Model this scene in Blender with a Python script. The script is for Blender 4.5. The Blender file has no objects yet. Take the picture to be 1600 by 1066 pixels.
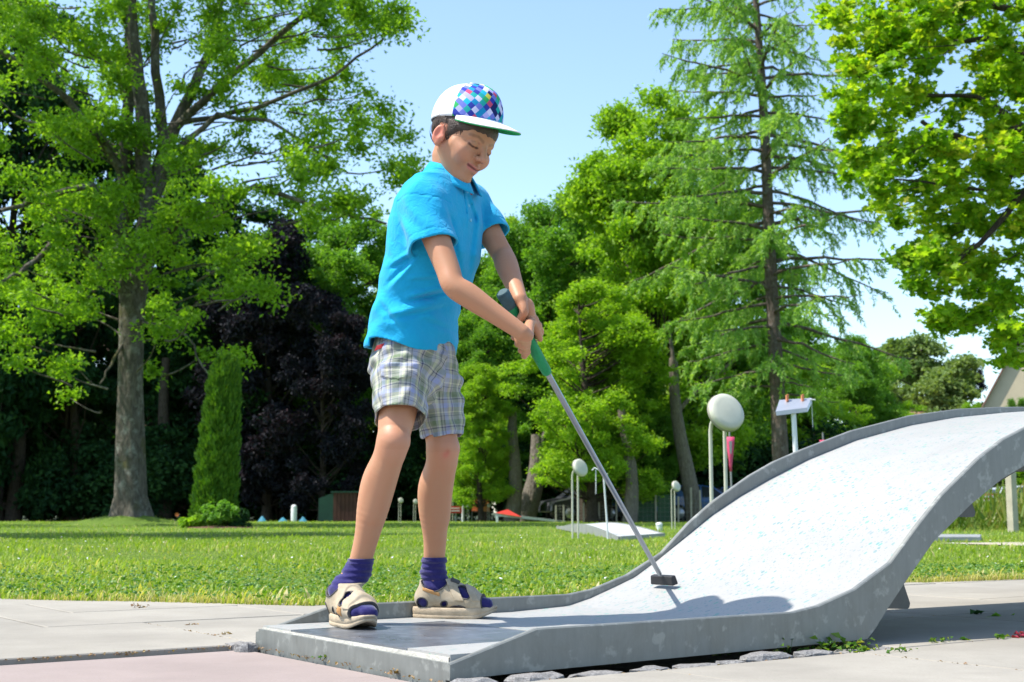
import bpy, math, random
import numpy as np
from mathutils import Vector, Matrix

random.seed(7); RNG = np.random.default_rng(7)
scene = bpy.context.scene
COL = scene.collection
R = math.radians

# ------------------------------------------------------------------ camera, sky, sun, exposure
CAM_H = 0.34
PITCH = math.atan((801.0 - 533.0) / 2100.0)
cam_data = bpy.data.cameras.new('camera')
cam = bpy.data.objects.new('camera', cam_data); COL.objects.link(cam)
cam.location = (0, 0, CAM_H); cam.rotation_euler = (R(90) + PITCH, 0, 0)
cam_data.sensor_width = 36; cam_data.lens = 36 * 2100 / 1600.0
cam_data.clip_start = 0.05; cam_data.clip_end = 3000
cam_data.dof.use_dof = True; cam_data.dof.focus_distance = 3.6; cam_data.dof.aperture_fstop = 9.0
scene.camera = cam

SUN_TRAVEL_AZ = R(8.0)       # direction the light travels in, from +X towards +Y
SUN_EL = R(60.0)
world = bpy.data.worlds.new('World'); scene.world = world; world.use_nodes = True
nt = world.node_tree; nt.nodes.clear()
sky = nt.nodes.new('ShaderNodeTexSky'); sky.sky_type = 'NISHITA'; sky.sun_disc = False
sky.sun_elevation = SUN_EL
# the sun stands at azimuth (travel + 180 deg); Nishita measures from +Y clockwise
sun_az = SUN_TRAVEL_AZ + math.pi
sky.sun_rotation = (math.pi / 2 - sun_az) % (2 * math.pi)
sky.altitude = 400; sky.air_density = 1.0; sky.dust_density = 1.0; sky.ozone_density = 1.0
bg = nt.nodes.new('ShaderNodeBackground'); bg.inputs[1].default_value = 0.15
wo = nt.nodes.new('ShaderNodeOutputWorld')
tn = nt.nodes.new('ShaderNodeMix'); tn.data_type = 'RGBA'; tn.blend_type = 'MULTIPLY'; tn.inputs[0].default_value = 1.0; tn.inputs[7].default_value = (1.06, 1.09, 1.08, 1)
nt.links.new(sky.outputs[0], tn.inputs[6]); nt.links.new(tn.outputs[2], bg.inputs[0]); nt.links.new(bg.outputs[0], wo.inputs[0])
sd = bpy.data.lights.new('sun', 'SUN'); sd.energy = 4.2; sd.angle = R(0.55); sd.color = (1.0, 0.95, 0.87)
sun = bpy.data.objects.new('sun', sd); COL.objects.link(sun)
ldir = Vector((math.cos(SUN_TRAVEL_AZ) * math.cos(SUN_EL), math.sin(SUN_TRAVEL_AZ) * math.cos(SUN_EL), -math.sin(SUN_EL)))
sun.rotation_euler = ldir.to_track_quat('-Z', 'Y').to_euler(); sun.location = (-20, 0, 30)
vs = scene.view_settings
vs.view_transform = 'Standard'; vs.look = 'None'; vs.exposure = 0.92; vs.gamma = 1.0; vs.use_curve_mapping = False
scene.cycles.max_bounces = 8; scene.cycles.transparent_max_bounces = 8
scene.cycles.diffuse_bounces = 4; scene.cycles.glossy_bounces = 3; scene.cycles.transmission_bounces = 4
scene.cycles.use_denoising = True

# ------------------------------------------------------------------ measuring helpers
_c, _s = math.cos(PITCH), math.sin(PITCH)
def ray(px, py):
    a = (px - 800.0) / 2100.0; b = (533.0 - py) / 2100.0
    return np.array([a, _c - b * _s, _s + b * _c])
def at(px, py, Y):
    """world point seen at (px, py) of the 1600-px photograph, Y metres away"""
    r = ray(px, py); return np.array([0, 0, CAM_H]) + r * (Y / r[1])
def on_ground(px, py, z=0.0):
    r = ray(px, py); return np.array([0, 0, CAM_H]) + r * ((z - CAM_H) / r[2])
def gx(px, Y):
    return (px - 800.0) / 2100.0 * Y

def nrm(v): v = np.asarray(v, float); return v / np.linalg.norm(v)
# lane frame: origin at its near front corner, u along the lane, v across it
LB = np.array([-0.1264, 2.8024, 0.0]); LTH = R(35.8)
LU = np.array([math.cos(LTH), math.sin(LTH), 0]); LV = np.array([-math.sin(LTH), math.cos(LTH), 0])
def lane(s, t, z=0.0):
    return LB + LU * s + LV * t + np.array([0, 0, z])

# ------------------------------------------------------------------ object helpers
def tag(o, label=None, cat=None, group=None, kind=None):
    if label: o['label'] = label
    if cat: o['category'] = cat
    if group: o['group'] = group
    if kind: o['kind'] = kind
    return o
def empty(name, loc=(0, 0, 0), rz=0.0):
    o = bpy.data.objects.new(name, None); COL.objects.link(o)
    o.location = tuple(loc); o.rotation_euler = (0, 0, rz); o.empty_display_size = 0.1
    return o
def link(name, me, parent=None, loc=None):
    o = bpy.data.objects.new(name, me); COL.objects.link(o)
    if parent is not None:
        o.parent = parent
    if loc is not None: o.location = tuple(loc)
    return o
def keep_world(o, parent):
    """parent o to parent, o keeps the world coordinates its mesh is written in"""
    o.parent = parent
    o.matrix_parent_inverse = (Matrix.Translation(parent.location) @ parent.rotation_euler.to_matrix().to_4x4()).inverted()
    return o
def copy_tree(o, parent=None):
    c = o.copy(); COL.objects.link(c); c.parent = parent
    for ch in list(o.children): copy_tree(ch, c)
    return c

class MB:
    """collects faces, builds one mesh object"""
    def __init__(self): self.v = []; self.f = []; self.smooth = []
    def add(self, verts, faces, smooth=False):
        n = len(self.v); self.v += [tuple(map(float, p)) for p in verts]
        self.f += [tuple(i + n for i in q) for q in faces]; self.smooth += [smooth] * len(faces)
        return self
    def box(self, c, size, rz=0.0, M=None):
        x, y, z = [k / 2.0 for k in size]
        pts = [(-x,-y,-z),(x,-y,-z),(x,y,-z),(-x,y,-z),(-x,-y,z),(x,-y,z),(x,y,z),(-x,y,z)]
        if M is None: M = Matrix.Rotation(rz, 3, 'Z')
        out = [Vector(c) + M @ Vector(p) for p in pts]
        return self.add(out, [(0,3,2,1),(4,5,6,7),(0,1,5,4),(1,2,6,5),(2,3,7,6),(3,0,4,7)])
    def tube(self, pts, rad, n=8, cap=True, smooth=True):
        pts = [Vector(p) for p in pts]; m = len(pts)
        if not hasattr(rad, '__len__'): rad = [rad] * m
        verts = []; ref = None
        for i, p in enumerate(pts):
            d = (pts[min(i + 1, m - 1)] - pts[max(i - 1, 0)]).normalized()
            if ref is None:
                ref = Vector((0, 0, 1)) if abs(d.z) < 0.9 else Vector((1, 0, 0))
            a = d.cross(ref).normalized(); b = d.cross(a).normalized(); ref = -b if False else b.cross(d) * 0 + ref
            for k in range(n):
                t = 2 * math.pi * k / n
                verts.append(p + (a * math.cos(t) + b * math.sin(t)) * rad[i])
        faces = []
        for i in range(m - 1):
            for k in range(n):
                faces.append((i*n+k, i*n+(k+1)%n, (i+1)*n+(k+1)%n, (i+1)*n+k))
        self.add(verts, faces, smooth)
        if cap:
            self.add(verts[:n], [tuple(range(n))]); self.add(verts[-n:], [tuple(reversed(range(n)))])
        return self
    def prism(self, poly, z0, z1):
        n = len(poly)
        v = [(p[0], p[1], z0) for p in poly] + [(p[0], p[1], z1) for p in poly]
        return self.add(v, [tuple(reversed(range(n))), tuple(range(n, 2*n))] + [(i, (i+1)%n, n+(i+1)%n, n+i) for i in range(n)])
    def slab(self, poly, z0, z1, b=0.004):
        """prism with a bevelled top edge"""
        P = np.array([[p[0], p[1]] for p in poly]); c = P.mean(0); n = len(P)
        d = P - c; L = np.linalg.norm(d, axis=1, keepdims=True); Q = P - d / L * b * 1.4
        v = [(p[0], p[1], z0) for p in P] + [(p[0], p[1], z1 - b) for p in P] + [(q[0], q[1], z1) for q in Q]
        f = [tuple(reversed(range(n))), tuple(range(2*n, 3*n))]
        for k in (0, 1):
            f += [(k*n+i, k*n+(i+1)%n, (k+1)*n+(i+1)%n, (k+1)*n+i) for i in range(n)]
        return self.add(v, f)
    def lathe(self, prof, c=(0,0,0), M=None, n=20, smooth=True):
        """prof: list of (r, z); axis z"""
        M = M or Matrix.Identity(3); v = []; m = len(prof)
        for r, z in prof:
            for k in range(n):
                a = 2 * math.pi * k / n
                v.append(Vector(c) + M @ Vector((r * math.cos(a), r * math.sin(a), z)))
        f = [(i*n+k, i*n+(k+1)%n, (i+1)*n+(k+1)%n, (i+1)*n+k) for i in range(m-1) for k in range(n)]
        return self.add(v, f, smooth)
    def mesh(self, name, mat):
        me = bpy.data.meshes.new(name); me.from_pydata(self.v, [], self.f)
        me.polygons.foreach_set('use_smooth', self.smooth); me.update()
        if mat is not None: me.materials.append(mat)
        return me
    def build(self, name, mat, parent=None, world=True):
        o = link(name, self.mesh(name, mat))
        if parent is not None:
            if world: keep_world(o, parent)
            else: o.parent = parent
        return o

def np_mesh(name, verts, faces, mats, attrs=None, smooth=True, mat_idx=None):
    """fast mesh from numpy arrays; faces (n,3) or (n,4)"""
    me = bpy.data.meshes.new(name); V = np.asarray(verts, np.float32); F = np.asarray(faces, np.int32)
    me.vertices.add(len(V)); me.vertices.foreach_set('co', V.ravel())
    k = F.shape[1]; me.loops.add(F.size); me.loops.foreach_set('vertex_index', F.ravel())
    me.polygons.add(len(F)); me.polygons.foreach_set('loop_start', np.arange(0, F.size, k, dtype=np.int32))
    me.polygons.foreach_set('loop_total', np.full(len(F), k, np.int32))
    me.polygons.foreach_set('use_smooth', np.full(len(F), smooth))
    if mat_idx is not None: me.polygons.foreach_set('material_index', np.asarray(mat_idx, np.int32))
    for m in (mats if isinstance(mats, (list, tuple)) else [mats]): me.materials.append(m)
    if attrs:
        for nm, (ty, arr) in attrs.items():
            a = me.attributes.new(nm, ty, 'POINT')
            key = {'FLOAT': 'value', 'FLOAT_VECTOR': 'vector', 'FLOAT_COLOR': 'color'}[ty]
            a.data.foreach_set(key, np.asarray(arr, np.float32).ravel())
    me.update(calc_edges=True); me.validate()
    return me

# ------------------------------------------------------------------ material helpers
def new_mat(name):
    m = bpy.data.materials.new(name); m.use_nodes = True
    n = m.node_tree.nodes; n.clear(); return m, n, m.node_tree.links
class N:
    """small node-building shorthand"""
    def __init__(s, name):
        s.m, s.n, s.l = new_mat(name); s.out = s.n.new('ShaderNodeOutputMaterial')
    def node(s, t, **kw):
        x = s.n.new(t)
        for k, v in kw.items(): setattr(x, k, v)
        return x
    def put(s, sock, v):
        if isinstance(v, bpy.types.NodeSocket): s.l.new(v, sock)
        elif v is not None:
            if isinstance(v, (tuple, list)) and len(v) == 3 and sock.type == 'RGBA': v = (*v, 1)
            sock.default_value = v
    def coord(s, kind='Object'): return s.node('ShaderNodeTexCoord').outputs[kind]
    def pos(s): return s.node('ShaderNodeNewGeometry').outputs['Position']
    def attr(s, name, out='Vector'): return s.node('ShaderNodeAttribute', attribute_name=name).outputs[out]
    def mapping(s, v, scale=(1,1,1), rot=(0,0,0), loc=(0,0,0)):
        x = s.node('ShaderNodeMapping'); s.put(x.inputs[0], v); x.inputs[1].default_value = loc
        x.inputs[2].default_value = rot; x.inputs[3].default_value = scale; return x.outputs[0]
    def noise(s, v, scale=5, detail=4, rough=0.55, out='Fac', dist=0.0):
        x = s.node('ShaderNodeTexNoise'); s.put(x.inputs['Vector'], v); x.inputs['Scale'].default_value = scale
        x.inputs['Detail'].default_value = detail; x.inputs['Roughness'].default_value = rough
        x.inputs['Distortion'].default_value = dist; return x.outputs[out]
    def voro(s, v, scale=5, feature='F1', out='Distance', rand=1.0):
        x = s.node('ShaderNodeTexVoronoi', feature=feature); s.put(x.inputs['Vector'], v)
        x.inputs['Scale'].default_value = scale; x.inputs['Randomness'].default_value = rand
        return x.outputs[out]
    def ramp(s, f, stops, interp='LINEAR'):
        x = s.node('ShaderNodeValToRGB'); s.put(x.inputs[0], f); cr = x.color_ramp; cr.interpolation = interp
        while len(cr.elements) < len(stops): cr.elements.new(0.5)
        for e, (p, c) in zip(cr.elements, stops):
            e.position = p; e.color = (*c, 1) if len(c) == 3 else c
        return x.outputs[0]
    def math(s, op, a, b=None, c=None, clamp=False):
        x = s.node('ShaderNodeMath', operation=op, use_clamp=clamp); s.put(x.inputs[0], a)
        if b is not None: s.put(x.inputs[1], b)
        if c is not None: s.put(x.inputs[2], c)
        return x.outputs[0]
    def mix(s, f, a, b, mode='MIX'):
        x = s.node('ShaderNodeMix', data_type='RGBA', blend_type=mode); s.put(x.inputs[0], f)
        s.put(x.inputs[6], a); s.put(x.inputs[7], b); return x.outputs[2]
    def mrange(s, v, a, b, c=0.0, d=1.0):
        x = s.node('ShaderNodeMapRange'); s.put(x.inputs[0], v)
        for i, k in enumerate((a, b, c, d)): x.inputs[i + 1].default_value = k
        return x.outputs[0]
    def bump(s, h, strength=0.3, dist=0.01, normal=None):
        x = s.node('ShaderNodeBump'); x.inputs['Strength'].default_value = strength
        x.inputs['Distance'].default_value = dist; s.put(x.inputs['Height'], h)
        if normal is not None: s.put(x.inputs['Normal'], normal)
        return x.outputs[0]
    def bsdf(s, color, rough=0.7, metal=0.0, normal=None, spec=0.4, **kw):
        x = s.node('ShaderNodeBsdfPrincipled'); s.put(x.inputs['Base Color'], color); s.put(x.inputs['Roughness'], rough)
        s.put(x.inputs['Metallic'], metal); s.put(x.inputs['Specular IOR Level'], spec)
        if normal is not None: s.put(x.inputs['Normal'], normal)
        for k, v in kw.items(): s.put(x.inputs[k.replace('_', ' ')], v)
        return x.outputs[0]
    def done(s, shader): s.l.new(shader, s.out.inputs[0]); return s.m

def plain(name, col, rough=0.7, metal=0.0, var=0.12, scale=8.0, bump=0.0, spec=0.4):
    k = N(name); c = k.coord()
    n = k.noise(c, scale, 5, 0.6)
    d = tuple(x * (1 - var) for x in col); e = tuple(min(1, x * (1 + var)) for x in col)
    colr = k.ramp(n, [(0.3, d), (0.7, e)])
    nm = k.bump(k.noise(c, scale * 6, 4), bump, 0.01) if bump else None
    return k.done(k.bsdf(colr, rough, metal, nm, spec))

def leaf_mat(name, stops, trans=0.45, rough=0.45, tcol=None, spec=0.35, edge_tint=None):
    """stops: colours picked by the per-leaf random attribute"""
    k = N(name); r = k.attr('rnd', 'Fac')
    c = k.ramp(r, [(i / max(1, len(stops) - 1), s_) for i, s_ in enumerate(stops)])
    p = k.bsdf(c, rough, 0, None, spec)
    t = k.node('ShaderNodeBsdfTranslucent')
    tc = k.mix(1.0, c, tcol or (1.25, 1.35, 0.35), 'MULTIPLY')
    k.put(t.inputs[0], tc)
    mx = k.node('ShaderNodeMixShader'); mx.inputs[0].default_value = trans
    k.l.new(p, mx.inputs[1]); k.l.new(t.outputs[0], mx.inputs[2])
    return k.done(mx.outputs[0])
# ------------------------------------------------------------------ ground, lawn, pavement
def mat_soil():
    k = N('soil'); c = k.pos(); n = k.noise(c, 9, 6, 0.65)
    return k.done(k.bsdf(k.ramp(n, [(0.3, (0.05, 0.038, 0.024)), (0.7, (0.13, 0.10, 0.065))]), 0.95, 0, k.bump(n, 0.8, 0.02)))
def mat_turf():
    k = N('turf'); c = k.pos()
    big = k.noise(c, 0.35, 4, 0.6); fine = k.noise(c, 14, 5, 0.7)
    f = k.math('ADD', k.math('MULTIPLY', big, 0.5), k.math('MULTIPLY', fine, 0.5))
    col = k.ramp(f, [(0.3, (0.075, 0.135, 0.014)), (0.5, (0.125, 0.205, 0.024)), (0.7, (0.20, 0.27, 0.045))])
    return k.done(k.bsdf(col, 0.9, 0, k.bump(k.noise(c, 30, 5, 0.7), 1.0, 0.05), 0.2))
def mat_forest_floor():
    k = N('forest_floor'); c = k.pos(); n = k.noise(c, 1.2, 6, 0.7)
    return k.done(k.bsdf(k.ramp(n, [(0.3, (0.02, 0.03, 0.008)), (0.7, (0.05, 0.07, 0.02))]), 0.95, 0, k.bump(n, 0.6, 0.1)))
def mat_slab(name, a, b):
    k = N(name); c = k.pos(); oi = k.node('ShaderNodeObjectInfo')
    n = k.noise(c, 2.2, 6, 0.62); g = k.noise(c, 160, 3, 0.7); st = k.noise(c, 11, 6, 0.7)
    col = k.ramp(n, [(0.25, a), (0.75, b)])
    col = k.mix(k.mrange(g, 0.35, 0.75, 0.0, 0.4), col, tuple(x * 0.72 for x in a))
    col = k.mix(k.mrange(st, 0.58, 0.75, 0.0, 0.3), col, tuple(x * 0.6 for x in a))
    col = k.mix(k.mrange(oi.outputs['Random'], 0, 1, 0, 0.16), col, tuple(x * 0.75 for x in a))
    big = k.mrange(k.noise(c, 0.9, 5, 0.7), 0.42, 0.62, 0.0, 0.42); col = k.mix(big, col, tuple(x * 0.66 for x in a))
    sp = k.math('LESS_THAN', k.voro(c, 55), 0.06)
    col = k.mix(k.math('MULTIPLY', sp, 0.6), col, (0.12, 0.10, 0.08))
    return k.done(k.bsdf(col, 0.88, 0, k.bump(k.math('ADD', g, k.math('MULTIPLY', st, 1.5)), 0.25, 0.003), 0.3))
M_SOIL, M_TURF, M_FLOOR = mat_soil(), mat_turf(), mat_forest_floor()
M_SLAB = mat_slab('concrete_slab', (0.275, 0.253, 0.215), (0.385, 0.358, 0.305))
M_RED = mat_slab('red_concrete', (0.29, 0.236, 0.215), (0.345, 0.283, 0.26))

g = MB(); g.add([(-900, -300, -0.06), (900, -300, -0.06), (900, 2200, -0.06), (-900, 2200, -0.06)], [(0, 1, 2, 3)])
tag(g.build('ground', M_FLOOR), kind='structure')
sb = MB(); sb.prism([(-7, -1.5), (9, -1.5), (9, 11.5), (-7, 8.5)], -0.2, -0.045)
tag(sb.build('soil_bed', M_SOIL), kind='structure')

# edge of the lawn in lane coordinates and world ones
EDGE_W = [(-9.0, 8.1), (-4.0, 6.2), (-2.05, 5.46), (-1.36, 5.24), (-0.75, 5.02), (1.95, 6.68), (2.66, 7.06), (9.0, 10.6)]
def lawn_edge(x):
    return np.interp(x, [p[0] for p in EDGE_W], [p[1] for p in EDGE_W])
# the turf sheet, with gently uneven surface and low mound under the ash tree
ASH = np.array([gx(205, 36.0), 36.0])
def turf_h(x, y):
    h = 0.012 * np.sin(x * 0.7 + 1.0) * np.sin(y * 0.43) * np.clip((y - 7) / 10, 0, 1)
    d = np.hypot(x - ASH[0], (y - ASH[1])); h = h + 0.30 * np.exp(-(d / 1.35) ** 2)
    return h
xs = np.concatenate([np.linspace(-60, -20, 17)[:-1], np.linspace(-20, 16, 145), np.linspace(16, 70, 19)[1:]])
ts = np.concatenate([np.linspace(0, 1, 60) ** 1.6])
V = []
for x in xs:
    y0 = lawn_edge(x)
    for t in ts:
        y = y0 + (52.5 - y0) * t
        V.append((x, y, float(turf_h(x, y)) - (0.03 if t == 0 else 0)))
nx_, ny_ = len(xs), len(ts)
F = [(i*ny_+j, (i+1)*ny_+j, (i+1)*ny_+j+1, i*ny_+j+1) for i in range(nx_-1) for j in range(ny_-1)]
lawn = link('lawn', np_mesh('lawn', V, F, M_TURF)); tag(lawn, kind='structure')

# pavement slabs, laid square with the lane. pieces of the pavement
pave = empty('pavement'); tag(pave, kind='structure')
def clip_far(poly):
    """cut a slab polygon (world xy) at the lawn edge"""
    out = []
    n = len(poly)
    g_ = lambda p: lawn_edge(p[0]) + 0.015 - p[1]
    for i in range(n):
        a, b = poly[i], poly[(i + 1) % n]; ga, gb = g_(a), g_(b)
        if ga >= 0: out.append(a)
        if (ga >= 0) != (gb >= 0):
            k = ga / (ga - gb); out.append((a[0] + (b[0]-a[0])*k, a[1] + (b[1]-a[1])*k))
    return out
def slab(s0, s1, t0, t1, mat, z, gap=0.005, tilt=0.0):
    P = [(s0+gap, t0+gap), (s1-gap, t0+gap), (s1-gap, t1-gap), (s0+gap, t1-gap)]
    poly = [tuple(lane(a, b)[:2]) for a, b in P]
    # keep in the useful area
    if max(p[1] for p in poly) < 1.2 or min(p[0] for p in poly) > 8.5 or max(p[0] for p in poly) < -7: return
    poly = clip_far(poly)
    if len(poly) < 3: return
    area = 0.5 * sum(poly[i][0]*poly[(i+1)%len(poly)][1] - poly[(i+1)%len(poly)][0]*poly[i][1] for i in range(len(poly)))
    if area < 0.02: return
    m = MB(); m.slab(poly, z - 0.05, z + random.uniform(-0.0015, 0.0015), 0.003)
    o = m.build('slab', mat, pave)
    if mat is M_RED: o['label'] = 'reddish concrete slab'
# grey rows beyond the front line (t >= .955) and to the left
rows = [(0.955, 1.79, 0.28), (1.79, 2.33, -0.02), (2.33, 2.86, 0.23), (2.86, 3.4, 0.0), (3.4, 3.95, 0.3), (3.95, 4.5, 0.1), (4.5, 5.1, 0.0), (5.1, 5.7, 0.2), (5.7, 6.4, 0.0)]
for (t0, t1, off) in rows:
    if t0 < 1.0:
        cuts = [-4.4, -2.7, -1.35, 0.03, 0.92, 1.55, 2.28, 3.13, 4.0, 4.9, 5.8, 6.7]
    else:
        cuts = [off - 4.5 + 0.85 * i for i in range(14)]
    for a, b in zip(cuts[:-1], cuts[1:]): slab(a, b, t0, t1, M_SLAB, 0.0)
# under and right of the lane
for (t0, t1) in ((-0.105, 0.513), (0.513, 0.955)):
    for a, b in ((1.30, 2.277), (2.277, 3.13), (3.13, 4.0), (4.0, 4.9), (4.9, 5.8)):
        slab(a, b, t0, t1, M_SLAB, 0.0)
# near side of the lane
cuts = [-0.16, 0.47, 1.115, 1.77, 2.42, 3.07, 3.72, 4.37, 5.0]
t_edges = [-0.105, -0.72, -1.35, -1.98, -2.6]
for (ta, tb) in zip(t_edges[1:], t_edges[:-1]):
    for a, b in zip(cuts[:-1], cuts[1:]): slab(a, b, ta, tb, M_SLAB, 0.0)
# red area in front of the tee, one step lower
for (t0, t1) in ((-2.6, -1.15), (-1.15, 0.945)):
    for a, b in ((-4.4, -2.55), (-2.55, -0.012 if t0 > -1.2 else -0.17)):
        if t0 > -1.2 and b > -0.5:
            slab(a, b, t0 + 1.02 - 0.97 + 0.0, t1, M_RED, -0.012, 0.004)
            slab(a, -0.17, t0, t0 + 0.05, M_RED, -0.012, 0.0)
        else: slab(a, b, t0, t1, M_RED, -0.012, 0.004)

# gravel path far right and its low slab lane
k_ = N('gravel'); c_ = k_.pos(); n_ = k_.noise(c_, 22, 6, 0.7)
M_GRAVEL = k_.done(k_.bsdf(k_.ramp(n_, [(0.3, (0.30, 0.26, 0.20)), (0.7, (0.47, 0.42, 0.35))]), 0.95, 0, k_.bump(n_, 0.5, 0.01)))
pth = MB(); pts = [(5.2, 13.1), (7.5, 13.9), (14, 16.8), (30, 23.5), (30, 25.2), (14, 18.5), (7.2, 15.6), (4.6, 14.6)]
pth.add([(p[0], p[1], 0.016) for p in pts], [(0,1,6,7),(1,2,5,6),(2,3,4,5)])
tag(pth.build('path', M_GRAVEL), kind='structure')

# ---- grass blades (one mass nobody could count)
GRASS = leaf_mat('grass_blade', [(0.15,0.25,0.020),(0.20,0.31,0.028),(0.26,0.37,0.038),(0.32,0.41,0.055),(0.46,0.43,0.14),(0.56,0.48,0.24)], 0.42, 0.5)
def blades(n, x0, x1, ymax_fn, size, dry_band, seed, width):
    r = np.random.default_rng(seed)
    X = r.uniform(x0, x1, n * 2); T = r.random(n * 2)
    y0 = lawn_edge(X) - 0.03; y1 = ymax_fn; Y = y0 + (y1 - y0) * T ** 1.35
    keep = (np.abs(X) < 0.42 * Y + 0.6) & (Y > 4.9); X, Y = X[keep][:n], Y[keep][:n]; m = len(X)
    edge = Y - lawn_edge(X)
    L = size * r.uniform(0.5, 1.3, m) * (0.75 + 0.45 * np.sin(X * 1.7) * np.sin(Y * 1.3 + X) ) ; a = r.uniform(0, 2*np.pi, m)
    lean = r.uniform(0.1, 0.9, m) * L; w = width * r.uniform(0.6, 1.4, m)
    base = np.stack([X, Y, turf_h(X, Y) - 0.004], 1)
    dirv = np.stack([np.cos(a), np.sin(a), np.zeros(m)], 1); side = np.stack([-np.sin(a), np.cos(a), np.zeros(m)], 1)
    p0 = base - side * w[:, None]; p1 = base + side * w[:, None]
    mid = base + dirv * (lean * 0.35)[:, None] + np.array([0, 0, 1]) * (L * 0.6)[:, None]
    p2 = mid + side * (w * 0.7)[:, None]; p3 = mid - side * (w * 0.7)[:, None]
    tip = base + dirv * lean[:, None] + np.array([0, 0, 1]) * (L * 0.95)[:, None]
    V = np.stack([p0, p1, p2, p3, tip], 1).reshape(-1, 3)
    i = np.arange(m)[:, None] * 5
    F = np.concatenate([i + [0,1,2], i + [0,2,3], i + [3,2,4]])
    dry = np.clip(1.15 - edge / dry_band, 0, 1) * (0.55 + 0.45 * np.sin(X * 3.1 + np.sin(Y * 2)))
    patch = (np.sin(X * 0.9 + 2 * np.sin(Y * 0.35)) * np.sin(Y * 0.8 + X * 0.5)) * 0.5 + 0.5
    c = r.random(m) * 0.5 + 0.28 * patch
    isdry = r.random(m) < (0.10 + 0.75 * dry); c = np.where(isdry, r.uniform(0.75, 1.0, m), c)
    return V, F, np.repeat(c, 5)
parts = [blades(95000, -3.4, 3.8, 9.5, 0.029, 0.55, 1, 0.0022), blades(55000, -7, 8, 20.0, 0.042, 0.8, 2, 0.0042), blades(30000, -18, 18, 50.0, 0.06, 0.5, 3, 0.009)]
Vg, Fg, cg, o_ = [], [], [], 0
for V, F, c in parts:
    Vg.append(V); Fg.append(F + o_); cg.append(c); o_ += len(V)
gr = link('grass', np_mesh('grass', np.concatenate(Vg), np.concatenate(Fg), GRASS, {'rnd': ('FLOAT', np.concatenate(cg))}, smooth=False))
tag(gr, 'short green and straw coloured grass blades of the lawn', 'grass', kind='stuff')
# clover leaves and small flowers in the lawn
def discs(n, y1, sz, zr, seed, x0, x1, ymin=0.0):
    r = np.random.default_rng(seed); X = r.uniform(x0, x1, n * 2); y0 = lawn_edge(X) + ymin; Y = y0 + (y1 - y0) * r.random(n * 2) ** 1.2
    keep = (np.abs(X) < 0.42 * Y + 0.5); X, Y = X[keep][:n], Y[keep][:n]; m = len(X)
    c = np.stack([X, Y, turf_h(X, Y) + r.uniform(*zr, m)], 1); s_ = sz * r.uniform(0.6, 1.4, m)
    nrm = r.normal(0, 0.45, (m, 3)); nrm[:, 2] = 1; nrm /= np.linalg.norm(nrm, axis=1, keepdims=True)
    a = np.cross(nrm, [0, 1, 0.01]); a /= np.linalg.norm(a, axis=1, keepdims=True); b = np.cross(nrm, a)
    V = []
    for k in range(6):
        t = 2*np.pi*k/6; V.append(c + (a*np.cos(t) + b*np.sin(t)) * s_[:, None])
    V.append(c + nrm * (s_ * 0.45)[:, None])
    V = np.stack(V, 1).reshape(-1, 3); i = np.arange(m)[:, None] * 7
    F = np.concatenate([i + [k, (k+1) % 6, 6] for k in range(6)])
    return V, F, np.repeat(r.random(m), 7)
CLOVER = leaf_mat('clover_leaf', [(0.05,0.13,0.02),(0.09,0.2,0.03),(0.16,0.28,0.05)], 0.35)
V, F, c = discs(6000, 8.5, 0.009, (0.012, 0.035), 11, -3.2, 3.4)
tag(link('clover', np_mesh('clover', V, F, CLOVER, {'rnd': ('FLOAT', c)}, smooth=False)), 'small round clover leaves scattered through the lawn near the pavement', 'clover', kind='stuff')
FLW = leaf_mat('flower_white', [(0.75,0.75,0.72),(0.8,0.8,0.8),(0.6,0.55,0.72)], 0.2)
V, F, c = discs(260, 17, 0.007, (0.04, 0.065), 12, -6, 7, 0.5)
tag(link('daisies', np_mesh('daisies', V, F, FLW, {'rnd': ('FLOAT', c)}, smooth=False)), 'tiny white and lilac daisies dotted over the sunny lawn', 'flowers', kind='stuff')
# ------------------------------------------------------------------ the minigolf lane
def mat_steel(name, a, b, rough=0.5, metal=0.35):
    k = N(name); c = k.pos()
    v = k.voro(c, 38, out='Color'); sp = k.noise(c, 9, 5, 0.7, dist=0.8); dr = k.noise(k.mapping(c, (14, 14, 2.0)), 3, 6, 0.7)
    f = k.math('ADD', k.math('MULTIPLY', sp, 0.6), k.math('MULTIPLY', dr, 0.4))
    col = k.ramp(f, [(0.25, a), (0.5, tuple((x+y)/2 for x, y in zip(a, b))), (0.75, b)])
    spots = k.mrange(k.noise(c, 26, 3, 0.6), 0.57, 0.66, 0, 0.42)
    col = k.mix(spots, col, tuple(min(1, x * 1.45) for x in b))
    dirt = k.mrange(k.noise(k.mapping(c, (1, 1, 0.6)), 5, 6, 0.75), 0.55, 0.8, 0, 0.45)
    col = k.mix(dirt, col, (0.13, 0.12, 0.09))
    return k.done(k.bsdf(col, k.mrange(sp, 0.3, 0.7, rough - 0.1, rough + 0.15), metal, k.bump(sp, 0.12, 0.002)))
M_STEEL = mat_steel('galvanised_steel', (0.145, 0.153, 0.145), (0.265, 0.275, 0.255))
M_PLATE = mat_steel('tee_plate_steel', (0.14, 0.15, 0.17), (0.23, 0.25, 0.28), 0.34, 0.6)
M_RIB = plain('rib_steel', (0.09, 0.095, 0.09), 0.6, 0.2, 0.2, 9, 0.1)
k = N('lane_board'); c = k.pos()
rot = k.mapping(c, (1, 1, 1), (0, 0, -LTH))
base = k.ramp(k.noise(c, 1.6, 5, 0.6), [(0.3, (0.300, 0.297, 0.282)), (0.7, (0.360, 0.356, 0.338))])
base = k.mix(k.mrange(k.noise(c, 30, 5, 0.7), 0.4, 0.75, 0, 0.22), base, (0.26, 0.262, 0.255))
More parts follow.
